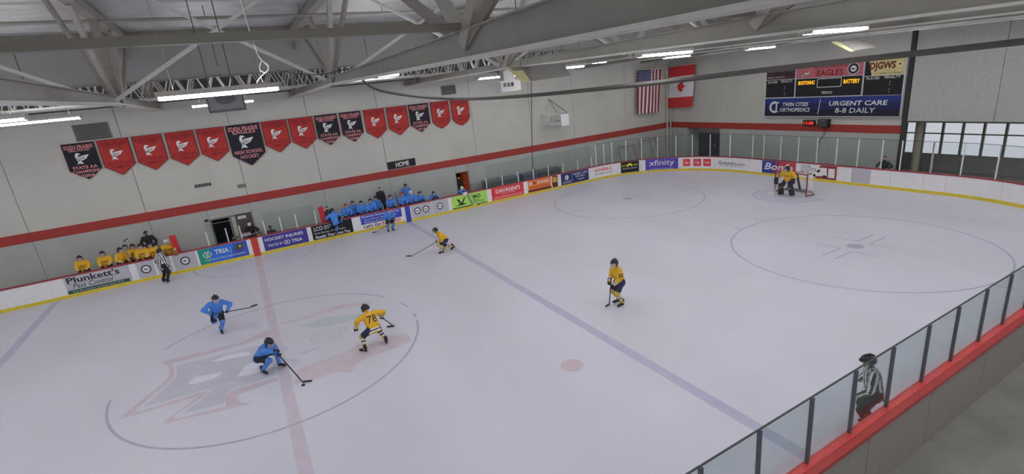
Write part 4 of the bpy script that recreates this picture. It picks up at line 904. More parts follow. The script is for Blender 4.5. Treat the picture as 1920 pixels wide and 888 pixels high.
# ================================================================== GOAL
t = thing('hockey_goal', 'red framed hockey goal with white net behind the goalkeeper', 'goal', (27.2, 0, 0))
GX = 27.2; GR_ = mat('goal_red', (128, 34, 42), .4); GN = mat('goal_net', (200, 196, 202), .8)
for y in (-.93, .93): MB().tube([(GX, y, 0), (GX, y, 1.22)], .035, 8).build('post', GR_, t)
MB().tube([(GX, -.93, 1.22), (GX, .93, 1.22)], .035, 8).build('crossbar', GR_, t)
base = [(GX, -.93, .03), (GX+.55, -1.05, .03), (GX+.95, -.75, .03), (GX+1.02, 0, .03), (GX+.95, .75, .03), (GX+.55, 1.05, .03), (GX, .93, .03)]
MB().tube(base, .035, 6).build('base_frame', mat('base_frame_dark', (96, 50, 56), .5), t)
MB().box(GX+.8, GX+1.0, -.8, .8, .02, .13).build('base_pad', mat('goal_pad_grey', (104, 104, 110), .6), t)
MB().bar((GX+.95, 0, .06), (GX+.5, 0, 1.2), .1, .08).build('back_stay', mat('goal_stay', (78, 74, 80), .5), t)
top = [(GX, -.93, 1.22), (GX+.45, -.9, 1.2), (GX+.55, -.6, 1.2), (GX+.55, 0, 1.2), (GX+.55, .6, 1.2), (GX+.45, .9, 1.2), (GX, .93, 1.22)]
MB().tube(top, .022, 6).build('top_frame', GR_, t)
def lerp(a, b, k): return Vector(a)*(1-k)+Vector(b)*k
def along(P, k):
    k *= len(P)-1; i = min(int(k), len(P)-2); return lerp(P[i], P[i+1], k-i)
b = MB()
for i in range(37): b.tube([along(top, i/36), along(base, i/36)], .0065, 3, False)
for j in range(1, 12): b.tube([lerp(along(top, i/24), along(base, i/24), j/12) for i in range(25)], .0065, 3, False)
for i in range(1, 14): b.tube([(GX, -.93+1.86*i/14, 1.22), (GX+.55, -.85+1.7*i/14, 1.2)], .0065, 3, False)
o = b.build('net', GN, t)
t = thing('water_bottle', 'small white bottle standing on top of the goal net', 'bottle', (27.45, -.9, 1.22)); MB().tube([(27.4, -.7, 1.23), (27.4, -.7, 1.38), (27.4, -.7, 1.40)], [.035, .035, .02], 8).build('body', PWHITE, t); MB().tube([(27.4, -.7, 1.40), (27.4, -.7, 1.44)], [.02, .012], 6).build('cap', PRED, t)
t = thing('puck', 'black puck on the ice beside the blade of the crouching blue player', 'puck', (.42, -2.77, 0)); MB().tube([(.42, -2.77, .003), (.42, -2.77, .03)], .05, 16).build('disc', BLACK, t); MB().tube([(.42, -2.77, .010), (.42, -2.77, .022)], .0505, 16, False).build('rim', DARKG, t)
# ================================================================== PEOPLE
SKIN = mat('skin', (196, 148, 128), .6, var=.04)
JB = mat('jersey_blue', (66, 114, 186), .8, var=.07, scale=5); JY = mat('jersey_yellow', (.88, .49, .035), .8, var=.07, scale=5, raw=True)
JW = mat('jersey_white', (206, 202, 204), .8); JD = mat('jersey_dark', (38, 34, 42), .8); PN = mat('pants_navy', (40, 44, 70), .7); PK = mat('pants_black', (30, 30, 34), .7)
SB = mat('sock_blue', (80, 116, 182), .8); SY = mat('sock_yellow', (.70, .46, .10), .8, raw=True)
HK = mat('helmet_black', (34, 34, 40), .3); HR = mat('helmet_red', (150, 48, 48), .3); HW = mat('helmet_white', (208, 206, 212), .3)
CAGE = mat('cage_steel', (168, 168, 174), .4, metal=.4); GLV = mat('glove_black', (38, 38, 44), .7); GLVW = mat('glove_white', (196, 194, 198), .7); BRN = mat('catcher_brown', (120, 82, 48), .7)
SKT = mat('skate_black', (32, 32, 36), .5); BLD = mat('skate_blade', (200, 202, 208), .3, metal=.4); HAIR = mat('hair_dark', (48, 38, 34), .8); COAT = mat('coat_black', (38, 36, 40), .8); COATG = mat('coat_charcoal', (58, 58, 62), .8)
STK = mat('stick_black', (40, 38, 46), .5); STKW = mat('stick_tape', (120, 118, 126), .7); STKB = mat('blade_tape', (52, 50, 56), .8)
PENDING = []
def basis(z, x):
    z = Vector(z).normalized(); x = Vector(x); y = z.cross(x)
    if y.length < 1e-4: y = z.cross(Vector((0, 0, 1)) if abs(z.z) < .9 else Vector((1, 0, 0)))
    y.normalize(); x = y.cross(z)
    return Matrix((x, y, z)).transposed().to_4x4()
def place(name, me, parent, M, loc):
    o = link(name, me, parent); m = M.copy(); m.translation = Vector(loc)-ORG(parent); o.matrix_local = m; return o
_SH = {}
def shared(key, fn):
    if key not in _SH: _SH[key] = fn()
    return _SH[key]
def glove_mesh(m, sc=1.0, cuff=True):
    """closed hand round a bar along x: palm, four curled fingers, thumb, cuff; the forearm comes in along -z"""
    def mk():
        b = MB()
        b.ell((0, -.02, .045), .052*sc, .030*sc, .058*sc, nu=10, nv=7)
        for i, x in enumerate((-.036, -.012, .012, .036)):
            r = (.0135, .0145, .0145, .012)[i]*sc; l = (.9, 1, .97, .8)[i]
            b.tube([(x*sc, -.025*sc, .075*sc), (x*sc, -.012*sc, .108*sc*l), (x*sc, .022*sc, .112*sc*l), (x*sc, .040*sc, .085*sc), (x*sc, .030*sc, .062*sc)], [r, r*1.05, r, r*.95, r*.7], 6)
        b.tube([(.046*sc, -.012*sc, .03*sc), (.058*sc, .016*sc, .055*sc), (.046*sc, .038*sc, .078*sc), (.026*sc, .046*sc, .088*sc)], [.016*sc, .016*sc, .014*sc, .009*sc], 6)
        if cuff: b.tube([(0, -.012, .02), (0, -.012, -.03), (0, -.012, -.09), (0, -.012, -.10)], [.048*sc, .052*sc, .066*sc, .04*sc], 10)
        return mesh('glove', b.v, b.f, m, True)
    return shared(('glove', m.name, sc, cuff), mk)
def open_hand_mesh(m):
    def mk():
        b = MB(); b.ell((0, 0, .04), .042, .017, .055, nu=10, nv=7)
        for i, x in enumerate((-.031, -.0105, .0105, .031)):
            l = (.068, .08, .076, .058)[i]; b.tube([(x, 0, .08), (x*1.15, .008, .08+l*.55), (x*1.2, .026, .08+l)], [.0095, .0088, .006], 6)
        b.tube([(.036, 0, .02), (.062, .012, .05), (.068, .024, .085)], [.012, .011, .007], 6)
        return mesh('hand', b.v, b.f, m, True)
    return shared(('hand', m.name), mk)
def skate_mesh():
    def mk():
        b = MB(); b.tube([(0, -.06, .155), (0, -.055, .11), (0, -.01, .085), (0, .08, .075), (0, .17, .065), (0, .205, .06)], [.052, .056, .052, .044, .042, .02], 10)
        b.tube([(0, -.045, .26), (0, -.05, .15)], [.054, .052], 10)
        b.box(-.017, .017, -.09, -.04, .018, .06).box(-.017, .017, .08, .14, .018, .05)
        return mesh('boot', b.v, b.f, SKT, True)
    def mb():
        b = MB().box(-.008, .008, -.115, .195, 0, .022); return mesh('blade', b.v, b.f, BLD)
    return shared('boot', mk), shared('blade', mb)
def shoe_mesh():
    def mk():
        b = MB(); b.tube([(0, -.07, .05), (0, -.04, .06), (0, .05, .05), (0, .14, .04), (0, .17, .035)], [.035, .048, .046, .042, .02], 10); return mesh('shoe', b.v, b.f, SKT, True)
    return shared('shoe', mk)
def helmet_mesh(m):
    def mk():
        b = MB()
        b.ell((0, -.005, .015), .118, .138, .128, nu=16, nv=12, lim=lambda l: l[2] > (.12 if l[1] > .55 else (-.35 if l[1] < .2 else -.15)))
        b.ell((0, -.005, .015), .108, .128, .118, nu=16, nv=12, lim=lambda l: l[2] > (.12 if l[1] > .55 else (-.35 if l[1] < .2 else -.15)))
        b.tube([(-.05, .118, .06), (0, .136, .055), (.05, .118, .06)], .012, 6)
        for sx in (-1, 1): b.ell((sx*.108, .01, -.035), .014, .035, .045, nu=8, nv=6)
        b.tube([(0, .06, .136), (0, -.05, .148), (0, -.12, .09)], .014, 6)
        return mesh('helmet', b.v, b.f, m, True)
    return shared(('helmet', m.name), mk)
def cage_mesh():
    def mk():
        b = MB()
        for z in (-.115, -.08, -.045, -.01, .025):
            w_ = .085 if z > -.1 else .06
            b.tube([(w_*math.sin(a), .045+.105*math.cos(a), z) for a in np.linspace(-1.4, 1.4, 9)], .0055, 4)
        for a in (-1.1, -.6, -.2, .2, .6, 1.1): b.tube([(.085*math.sin(a), .045+.105*math.cos(a), .04), (.085*math.sin(a), .047+.107*math.cos(a), -.04), (.062*math.sin(a), .045+.1*math.cos(a), -.115)], .0055, 4)
        return mesh('face_cage', b.v, b.f, CAGE)
    return shared('cage', mk)
def mask_mesh(m):
    def mk():
        b = MB(); b.ell((0, .01, -.005), .122, .146, .15, nu=16, nv=12, lim=lambda l: not (l[1] > .62 and -.55 < l[2] < .35 and abs(l[0]) < .62)); b.ell((0, .0, .02), .112, .13, .125, nu=12, nv=8)
        return mesh('mask', b.v, b.f, m, True)
    return shared(('mask', m.name), mk)
def hair_mesh(m):
    def mk():
        b = MB(); b.ell((0, -.01, .02), .092, .112, .115, nu=14, nv=10, lim=lambda l: l[2] > (.45 if l[1] > .3 else -.35)); return mesh('hair', b.v, b.f, m, True)
    return shared(('hair', m.name), mk)
def cap_mesh(m):
    def mk():
        b = MB(); b.ell((0, -.005, .03), .1, .118, .1, nu=14, nv=10, lim=lambda l: l[2] > 0.05); b.add([(-.075, .09, .04), (.075, .09, .04), (.06, .185, .03), (-.06, .185, .03), (-.075, .09, .05), (.075, .09, .05), (.06, .185, .038), (-.06, .185, .038)], [(0, 3, 2, 1), (4, 5, 6, 7), (0, 1, 5, 4), (1, 2, 6, 5), (2, 3, 7, 6), (3, 0, 4, 7)])
        return mesh('cap', b.v, b.f, m, True)
    return shared(('cap', m.name), mk)
EYE = mat('eye_dark', (40, 34, 34), .4); LIP = mat('lips', (150, 84, 78), .6)
def eye_mesh(): return shared('eye', lambda: (lambda b: mesh('eye', b.v, b.f, EYE))(MB().ell((0, 0, 0), .013, .006, .007, nu=6, nv=4)))
def mouth_mesh(): return shared('mouth', lambda: (lambda b: mesh('mouth', b.v, b.f, LIP))(MB().ell((0, 0, 0), .024, .007, .007, nu=8, nv=4)))
def ik(a, c, l1, l2, pole):
    a, c = Vector(a), Vector(c); d = c-a; L = d.length; m = (l1+l2)*.995
    if L > m: c = a+d*(m/L); d = c-a; L = m
    k = (l1*l1-l2*l2+L*L)/(2*L); h = math.sqrt(max(0, l1*l1-k*k)); u = d.normalized(); p = Vector(pole); p = (p-u*p.dot(u))
    if p.length < 1e-4: p = Vector((0, 0, 1))
    return a+u*k+p.normalized()*h, c
STY = dict(
    blue=dict(torso=JB, arm=JB, cuff=JB, pants=PK, sock=SB, foot='skate', glove=GLV),
    yellow=dict(torso=JY, arm=JY, cuff=JY, pants=PN, sock=SY, foot='skate', glove=GLV, hem=[(.02, .09, JW), (.09, .15, JD), (.15, .20, JW)], cuffs=[(.55, .68, JW), (.68, .8, JD), (.8, .9, JW)], socks=[(.30, .40, JW), (.40, .52, JD), (.52, .62, JW)], pstripe=JW),
    ref=dict(torso=JW, arm=JW, cuff=JW, pants=PK, sock=PK, foot='skate', glove=None, stripes=JD),
    coach=dict(torso=COAT, arm=COAT, cuff=COAT, pants=PK, sock=PK, foot='shoe', glove=None, slim=True),
    grey=dict(torso=COATG, arm=COATG, cuff=COATG, pants=PK, sock=PK, foot='shoe', glove=None, slim=True))
def person(label, base, face, sty, pelvis=(0, 0, .93), lean=8, side=0, twist=0, feet=((0, -.14, 0, 0, 0), (0, .14, 0, 0, 0)), hands=None, head=(0, 0), hat='black', cage=True, s=1.0, grip=None, poleA=((-.6, -.7, -.4), (-.6, .7, -.4)), poleL=(1, 0, .1), group=None, number=None, goalie=False, gloves=None, feetW=None, headW=None):
    """builds one figure. local axes: forward, right, up about base; hands and feetW may be given as world points"""
    st = STY[sty]; a = math.radians(face); F = Vector((math.cos(a), math.sin(a), 0)); Rt = Vector((math.sin(a), -math.cos(a), 0)); U = Vector((0, 0, 1)); B = Vector(base)
    t = thing('person', label, 'person', base, group)
    Lc = lambda p: B+F*p[0]*s+Rt*p[1]*s+U*p[2]*s
    pel = Lc(pelvis); le, sd = math.radians(lean), math.radians(side)
    up = (U*math.cos(le)+F*math.sin(le)).normalized(); up = (up*math.cos(sd)+Rt*math.sin(sd)).normalized()
    tw = math.radians(twist); R2 = Rt*math.cos(tw)+F*math.sin(tw); R2 = (R2-up*R2.dot(up)).normalized(); F2 = up.cross(R2)*-1
    if F2.dot(F) < 0: F2 = -F2
    hip = [pel+Rt*sx*.105*s-U*.02*s for sx in (-1, 1)]
    neck = pel+up*.52*s; chest = pel+up*.36*s
    sh = [pel+up*.455*s+R2*sx*(.205 if not st.get('slim') else .175)*s for sx in (-1, 1)]
    hy, hp = math.radians(head[0]), math.radians(head[1])
    Fh = (F*math.cos(hy)+Rt*math.sin(hy)); Fh = (Fh*math.cos(hp)-U*math.sin(hp)).normalized(); Rh = Fh.cross(U).normalized(); Uh = Rh.cross(Fh)
    hc = neck+(up*.45+Uh*.55).normalized()*.155*s+Fh*.035*s
    # legs
    knees, ankles, fdirs = [], [], []
    for k in range(2):
        ff = feet[k]; fp = Vector(feetW[k][:3]) if feetW else Lc(ff[:3]); hd = math.radians(ff[3]); pt = math.radians(ff[4])
        fd = (F*math.cos(hd)+Rt*math.sin(hd)); fn = (fd*math.cos(pt)-U*math.sin(pt)).normalized(); ft_up = (U*math.cos(pt)+fd*math.sin(pt)).normalized()
        ank = fp+ft_up*((.13 if st['foot'] == 'skate' else .09)*s)-fn*.04*s
        kn, ank = ik(hip[k], ank, .44*s, .43*s, F*poleL[0]+Rt*(poleL[1]+(-.18 if k == 0 else .18))+U*poleL[2]); knees.append(kn); ankles.append(ank); fdirs.append((fn, ft_up))
    # arms
    elb, wr, hd_ = [], [], []
    for k in range(2):
        h = hands[k] if hands else ((.05, -.26, .82), (.05, .26, .82))[k]
        hp_ = Vector(h[1:]) if h[0] == 'w' else Lc(h)
        p = poleA[k]; e, w_ = ik(sh[k], hp_, .30*s, .27*s, F*p[0]+Rt*p[1]+U*p[2]); elb.append(e); wr.append(w_)
    # one continuous body surface
    b = MB(); bones = []
    sl = .86 if st.get('slim') else 1.0
    def seg(p, q, r0, r1, key):
        b.ell(p, r0, r0, r0, nu=10, nv=8); b.ell(q, r1, r1, r1, nu=10, nv=8); d = Vector(q)-Vector(p); b.tube([p, Vector(p)+d*.5, q], [r0, (r0+r1)/2, r1], 12); bones.append((Vector(p), Vector(q), (r0+r1)/2, key))
    prof = ((-.17, .215, .165), (-.05, .222, .172), (.12, .212, .166), (.28, .228, .168), (.40, .225, .154), (.47, .185, .122), (.525, .095, .085))
    if st.get('slim'): prof = ((-.06, .165, .125), (.02, .165, .125), (.14, .155, .118), (.28, .185, .130), (.40, .188, .118), (.47, .145, .092), (.52, .07, .065))
    n = 16; vv = []
    for h, rx, ry in prof:
        vv += [pel+up*h*s+(R2*rx*math.cos(2*PI*i/n)+F2*ry*math.sin(2*PI*i/n))*s for i in range(n)]
    m_ = len(prof); b.add(vv, [(j*n+i, j*n+(i+1) % n, (j+1)*n+(i+1) % n, (j+1)*n+i) for j in range(m_-1) for i in range(n)]+[tuple(range(n-1, -1, -1)), tuple((m_-1)*n+i for i in range(n))])
    bones.append((pel+up*prof[0][0]*s, pel+up*.5*s, .165*s, 'torso'))
    seg(neck-up*.02*s, hc-Uh*.05*s, .058*s, .055*s, 'skin')
    b.ell(hc, .082*s, .098*s, .115*s, Rh, Fh, Uh); bones.append((hc-Uh*.03*s, hc+Uh*.03*s, .09*s, 'skin'))
    b.ell(hc+Fh*.03*s-Uh*.06*s, .058*s, .062*s, .06*s, Rh, Fh, Uh)
    b.tube([hc+Fh*.085*s+Uh*.02*s, hc+Fh*.125*s-Uh*.02*s, hc+Fh*.09*s-Uh*.03*s], [.014*s, .02*s, .016*s], 6)
    for sx in (-1, 1): b.ell(hc+Rh*sx*.082*s-Uh*.005*s, .016*s, .022*s, .034*s, Rh, Fh, Uh, nu=8, nv=6)
    for k in range(2):
        seg(sh[k], elb[k], .098*sl*s, .086*sl*s, 'arm'); seg(elb[k], wr[k], .086*sl*s, .066*sl*s, 'cuff')
        tq = 1.0 if not goalie else 1.1
        seg(hip[k], knees[k], .128*sl*s, .104*sl*s*tq, 'thigh'); seg(knees[k], ankles[k], .088*sl*s*tq, .060*sl*s, 'shin')
    body = b.build('body', st['torso'], t, True)
    PENDING.append((body, bones, st, (pel, up, R2, F2), B, s))
    # feet
    for k in range(2):
        fn, fu = fdirs[k]; M = basis(fu, fn.cross(fu)) ; M = Matrix((fn.cross(fu), fn, fu)).transposed().to_4x4()
        M = M @ Matrix.Scale(s, 4); org = ankles[k]-fu*((.13 if st['foot'] == 'skate' else .09)*s)+fn*.04*s
        if st['foot'] == 'skate':
            bm_, bl = skate_mesh(); o = place('skate', bm_, t, M, org); o2 = link('blade', bl, o)
        else: place('shoe', shoe_mesh(), t, M, org)
    # hands
    for k in range(2):
        d = (wr[k]-elb[k]).normalized(); g = Vector(grip[k]) if grip and grip[k] else Rt; M = basis(d, g)
        if k == 0: M = M @ Matrix.Scale(-1, 4, (1, 0, 0)) if False else M
        gm = gloves[k] if gloves else st['glove']
        if gm is not None: place('glove', glove_mesh(gm), t, M @ Matrix.Scale(s*1.1, 4), wr[k])
        elif grip and grip[k]: place('hand', glove_mesh(SKIN, .85, False), t, M @ Matrix.Scale(s, 4), wr[k])
        else: place('hand', open_hand_mesh(SKIN), t, M @ Matrix.Scale(s, 4), wr[k])
    # head wear and face
    H = Matrix((Rh, Fh, Uh)).transposed().to_4x4() @ Matrix.Scale(s*(1.10 if hat in ('black', 'red', 'white', 'mask', 'darkmask') else 1.03), 4)
    for sx in (-1, 1): place('eye', eye_mesh(), t, H, hc+(Rh*sx*.032+Fh*.09+Uh*.012)*s)
    place('mouth', mouth_mesh(), t, H, hc+(Fh*.092-Uh*.062)*s)
    if hat in ('black', 'red', 'white'):
        place('helmet', helmet_mesh({'black': HK, 'red': HR, 'white': HW}[hat]), t, H, hc)
        if cage: place('face_cage', cage_mesh(), t, H, hc)
    elif hat in ('mask', 'darkmask'): place('mask', mask_mesh(HW if hat == 'mask' else HK), t, H, hc); place('face_cage', cage_mesh(), t, H, hc)
    elif hat == 'cap': place('hair', hair_mesh(HAIR), t, H, hc); place('cap', cap_mesh(HK), t, H, hc)
    elif hat == 'whitecap': place('hair', hair_mesh(HAIR), t, H, hc); place('cap', cap_mesh(HW), t, H, hc)
    else: place('hair', hair_mesh(HAIR), t, H, hc)
    if number:
        txt, where = number
        if where == 'back': mp = lambda x, y, d: pel+up*y*s+(R2*.205*math.sin(x/.2)-F2*.160*math.cos(x/.2))*s*(1.0+d)
        elif where == 'front': mp = lambda x, y, d: pel+up*y*s+(-R2*.205*math.sin(x/.2)+F2*.160*math.cos(x/.2))*s*(1.0+d)
        if where in ('back', 'front'):
            if where == 'back': letter('jersey_number', txt, (-.16, .16, .14, .40), mp, JD, t, .07, bold=.0)
            else: letter('jersey_crest', txt, (-.12, .12, .24, .33), mp, JD, t, .06, bold=.02)
        else:
            k = where; ax = (elb[k]-sh[k]).normalized(); c0 = (sh[k]*.45+elb[k]*.55); out_ = (Rt*(-1 if k == 0 else 1)); out_ = (out_-ax*out_.dot(ax)).normalized(); rx = ax.cross(out_)*(-1)
            rx = (-ax).cross(out_)
            letter('sleeve_number', txt, (-.075, .075, -.075, .075), lambda x, y, d: c0+rx*x-ax*y+out_*(.100*s*math.cos(x/.1)+d), JD, t, .008, bold=.02)
    t['_'] = 0; del t['_']
    return dict(t=t, wr=wr, elb=elb, pel=pel, ank=ankles, kn=knees, F=F, R=Rt, sh=sh, fd=fdirs, hc=hc)
def stick(label, butt, heel, toe, parent=None, goalie=False, m=None):
    butt, heel, toe = Vector(butt), Vector(heel), Vector(toe)
    t = thing('hockey_stick', label, 'stick', tuple(heel), 'hockey sticks')
    MB().bar(butt, heel, .030, .022).build('shaft', m or STK, t)
    d = (toe-heel); n = d.cross(Vector((0, 0, 1))).normalized()
    hgt = .062 if not goalie else .10
    V = []
    for k in range(5):
        p = heel+d*(k/4)+n*.03*math.sin(k/4*PI*.5)**2*.8; h = hgt*(1-.15*(k == 4))
        V += [p-n*.006, p+n*.006, p+n*.006+Vector((0, 0, h)), p-n*.006+Vector((0, 0, h))]
    MB().add(V, [(4*i+j, 4*i+(j+1) % 4, 4*i+4+(j+1) % 4, 4*i+4+j) for i in range(4) for j in range(4)]+[(3, 2, 1, 0), (16, 17, 18, 19)]).build('blade', STKB if not goalie else JW, t)
    MB().bar(butt, butt+(heel-butt)*.09, .034, .028).build('grip_tape', STKW, t)
    if goalie: MB().bar(heel+(butt-heel)*.02, heel+(butt-heel)*.42, .085, .024).build('paddle', JW, t)
    return t
def on(b, h, k): return ('w',)+tuple(Vector(b)*(1-k)+Vector(h)*k)
def dirv(b, h): return tuple((Vector(h)-Vector(b)).normalized())

# --- skaters on the ice
def palm(p, k): return p['wr'][k]+(p['wr'][k]-p['elb'][k]).normalized()*.075
p = person('blue-shirted skater balancing on one leg left of the centre emblem, stick held out sideways', (-1.66, 3.1, 0), -82, 'blue', pelvis=(.0, .0, .86), lean=24, side=-6, s=.95,
       feet=((.08, .03, 0, 0, 0), (-.72, .06, .42, 10, 70)), hands=((.36, -.34, .93), (.26, .22, .96)), grip=((1, 0, -.1), (1, 0, -.1)), head=(-8, 16), poleA=((-.2, -1, -.2), (-.1, 1, .25)))
a_, c_ = palm(p, 1), palm(p, 0); d_ = (c_-a_).normalized()
stick('black stick held out sideways by the blue skater on one leg', a_-d_*.12, c_+d_*.80, c_+d_*.80+Vector((.22, -.05, .04)))
# crouching puck carrier
heel = Vector((.44, -2.62, .0)); butt = Vector((-.12, -1.42, .80))
p = person('blue-shirted skater crouching low with the puck on the centre emblem', (-.36, -1.10, 0), -38, 'blue', pelvis=(-.18, 0, .50), lean=44, side=4, twist=8, s=.98,
       feet=((.30, -.16, 0, 6, 0), (-.02, .24, 0, 22, 0)), hands=(on(butt, heel, .42), on(butt, heel, .10)), grip=(dirv(butt, heel), dirv(butt, heel)), head=(20, 26), poleA=((-.2, -1, .2), (-.3, .8, .4)), number=('7', 'back'))
stick('black stick of the crouching blue puck carrier', butt, heel, heel+Vector((.24, -.08, 0)))
# yellow 78 seen from behind
heel = Vector((3.62, -.95, 0)); butt = Vector((2.72, -1.45, 1.02))
p = person('yellow-shirted skater numbered 78, seen from behind with legs apart', (2.75, -1.92, 0), 102, 'yellow', pelvis=(-.02, .04, .70), lean=34, side=2, s=.98,
       feet=((.0, -.40, 0, -28, 0), (-.03, .37, 0, 26, 0)), hands=((.22, -.44, .82), (.34, .54, .80)), grip=(dirv(butt, heel), dirv(butt, heel)), head=(-22, 12), poleA=((-.5, -1, -.1), (-.6, 1, .2)), number=('78', 'back'))
c_ = palm(p, 1); h2 = Vector((3.66, -.86, 0)); d_ = (h2-c_).normalized()
stick('black stick held low in front of skater 78', c_-d_*.25, h2, Vector((3.42, -.80, 0)))
# yellow defender reaching left with a long stick
heel = Vector((6.62, 6.2, 0)); butt = Vector((8.02, 5.42, .74))
p = person('yellow-shirted skater reaching far left with one long stick at the blue line', (8.12, 5.52, 0), 172, 'yellow', pelvis=(-.12, 0, .68), lean=40, s=.97, feet=((.14, -.1, 0, 0, 0), (-.56, .16, .06, 18, 35)),
       hands=(on(butt, heel, .12), on(butt, heel, .02)), grip=(dirv(butt, heel),)*2, head=(10, 10), poleA=((-.6, -.8, .2), (-.7, .8, .1)))
stick('long black stick stretched out over the ice by the reaching yellow skater', butt, heel, Vector((6.40, 6.34, 0)))
# yellow 10 upright
p = person('upright yellow-shirted skater numbered 10 alone in the middle of the ice', (10.56, -4.62, 0), 170, 'yellow', pelvis=(-.03, 0, .90), lean=14, s=1.0, feet=((.02, -.16, 0, -14, 0), (-.02, .16, 0, 4, 0)),
       hands=((.26, -.14, .86), (.30, .12, .88)), grip=((-.05, .05, -1), (-.05, .05, -1)), head=(-20, 8), poleA=((-.7, -.8, -.2), (-.6, .9, -.1)), number=('10', 0))
m_ = (palm(p, 0)+palm(p, 1))*.5
stick('black stick held upright before the yellow skater in mid ice', m_+Vector((.03, -.02, .35)), Vector((10.26, -4.42, 0)), Vector((10.06, -4.50, 0)))
# goalkeeper
p = person('yellow-shirted goalkeeper in black leg pads standing before the goal', (26.95, .02, 0), 188, 'yellow', pelvis=(-.05, 0, .86), lean=12, s=1.02, feet=((.02, -.30, 0, -16, 0), (.02, .32, 0, 16, 0)),
       hands=((.22, -.42, .92), (.26, .42, .92)), grip=((0, 1, 0), (0, .2, -1)), head=(6, 10), hat='darkmask', goalie=True, gloves=(GLV, GLV), number=('W', 'front'))
for k in range(2):
    top_ = p['kn'][k]+Vector((0, 0, .20)); bot = p['ank'][k]+Vector((0, 0, -.08)); f_ = p['F']
    b = MB(); V = []
    for q, wd, dp in ((0, .13, .07), (.25, .145, .09), (.5, .14, .085), (.8, .15, .09), (1, .16, .07)):
        c = top_.lerp(bot, q)+f_*.09; r_ = p['R']
        V += [c+r_*sx*wd+f_*dp*sy for sx, sy in ((-1, -.8), (-.7, .9), (.7, .9), (1, -.8))]
    b.add(V, [(4*i+j, 4*i+(j+1) % 4, 4*i+4+(j+1) % 4, 4*i+4+j) for i in range(4) for j in range(4)]+[(3, 2, 1, 0), (16, 17, 18, 19)]).build('leg_pad', mat('goalie_pad', (44, 42, 48), .6), p['t'])
MB().ell(palm(p, 0)+Vector((-.06, 0, 0)), .07, .15, .17, nu=12, nv=8).build('catching_glove', GLV, p['t'])
MB().box(palm(p, 1).x-.12, palm(p, 1).x-.05, palm(p, 1).y-.1, palm(p, 1).y+.11, palm(p, 1).z-.2, palm(p, 1).z+.16).build('blocker', GLV, p['t'])
q = palm(p, 1)
stick('goalkeeper stick with broad pale blade beside the goal', q+Vector((.05, -.1, .55)), Vector((26.72, .62, 0)), Vector((26.62, .98, 0)), goalie=True, m=STK)
# referee at the far boards
p = person('striped referee in black trousers skating along the far boards at the left', (-4.17, 11.85, 0), 38, 'ref', pelvis=(0, 0, .94), lean=10, s=.98, feet=((.02, -.16, 0, 4, 0), (-.02, .16, 0, -40, 0)), hands=((.06, -.30, .86), (.24, .20, .88)), head=(-30, 6), cage=False, poleA=((-.7, -.7, -.3), (-.7, .7, -.3)))
# linesman behind the near glass
p = person('striped linesman in black helmet leaning at the near glass on the right', (10.40, -12.52, 0), 130, 'ref', pelvis=(-.02, 0, .93), lean=10, side=2, s=1.0, feet=((.08, -.14, 0, -6, 0), (-.06, .14, 0, 10, 0)), hands=((.30, -.22, .92), (.16, .30, .98)), head=(-14, 14), cage=False, poleA=((-.6, -.8, -.3), (-.7, .7, -.2)))
# red-helmeted blue skater near the boards
p = person('blue-shirted skater in a red helmet gliding in front of the blue and white advert', (7.2, 11.85, 0), -86, 'blue', pelvis=(-.04, 0, .80), lean=26, s=.93, feet=((.0, -.16, 0, -10, 0), (.03, .17, 0, 12, 0)), hands=((.32, -.22, .80), (.36, .20, .82)), grip=((-1, 0, -.2),)*2, head=(0, 14), hat='red')
a_, c_ = palm(p, 0), palm(p, 1); d_ = (c_-a_).normalized()
stick('black stick of the red-helmeted blue skater touching the boards', a_-d_*.2, Vector((6.35, 11.95, .1)), Vector((6.15, 12.05, .06)))
# player climbing over the boards
p = person('blue-shirted skater climbing back over the boards onto the bench', (4.34, 12.66, .0), 84, 'blue', pelvis=(.0, 0, 1.10), lean=22, side=-4, s=.98, feet=((-.02, -.06, .30, 4, 20), (.26, .34, .78, 10, 30)), hands=((.44, -.34, 1.18), (.46, .30, 1.20)), grip=((1, 0, 0),)*2, head=(0, 14), poleA=((-.6, -.8, .1), (-.6, .8, .1)), poleL=(.8, .5, .2))

# --- the benches: everybody stands behind the boards and leans on them
def bencher(sty, x, ztop, label, y=13.62, face=-90, lean=14, hat='black', group=None, cage=True, spread=.15, up=.2, hz=1.15, hy=13.24, s=.93, **kw):
    hb = up
    full = 1.86*s
    pz = .95-max(0, (full-(ztop-up)))*.55/s       # bend the knees to reach the measured head height
    pz = max(.60, pz)
    hands_ = (('w', x+spread, hy, hz), ('w', x-spread, hy, hz)) if face < -45 and face > -135 else None
    hands_ = kw.pop('hands', hands_)
    return person(label, (x, y, hb), face, sty, pelvis=(-.02, 0, pz), lean=lean, s=s, feet=((.0, -.13, 0, -6, 0), (.0, .13, 0, 6, 0)), hands=hands_, grip=((1, 0, 0), (1, 0, 0)), hat=hat, cage=cage, group=group, **kw)
GY, GB = 'yellow players on the left bench', 'blue players on the right bench'
bencher('yellow', -7.45, 1.98, 'yellow bench player cut by the left edge of the picture', group=GY, number=('W', 'front'))
bencher('yellow', -6.56, 1.99, 'yellow bench player standing alone at the left end', group=GY, number=('W', 'front'))
bencher('yellow', -5.97, 1.98, 'yellow bench player turned to the right, second from the left end', face=-40, group=GY, hands=((.34, -.16, .95), (.3, .2, 1.0)))
bencher('yellow', -5.72, 2.04, 'yellow bench player half hidden behind his turned teammate', y=14.1, group=GY, lean=6, hands=((.2, -.2, .9), (.2, .2, .9)))
bencher('yellow', -5.38, 1.99, 'yellow bench player holding up a white stick blade', group=GY, y=13.98, number=('W', 'front'))
bencher('yellow', -5.02, 1.95, 'yellow bench player standing left of the dark-coated coach', group=GY, number=('W', 'front'))
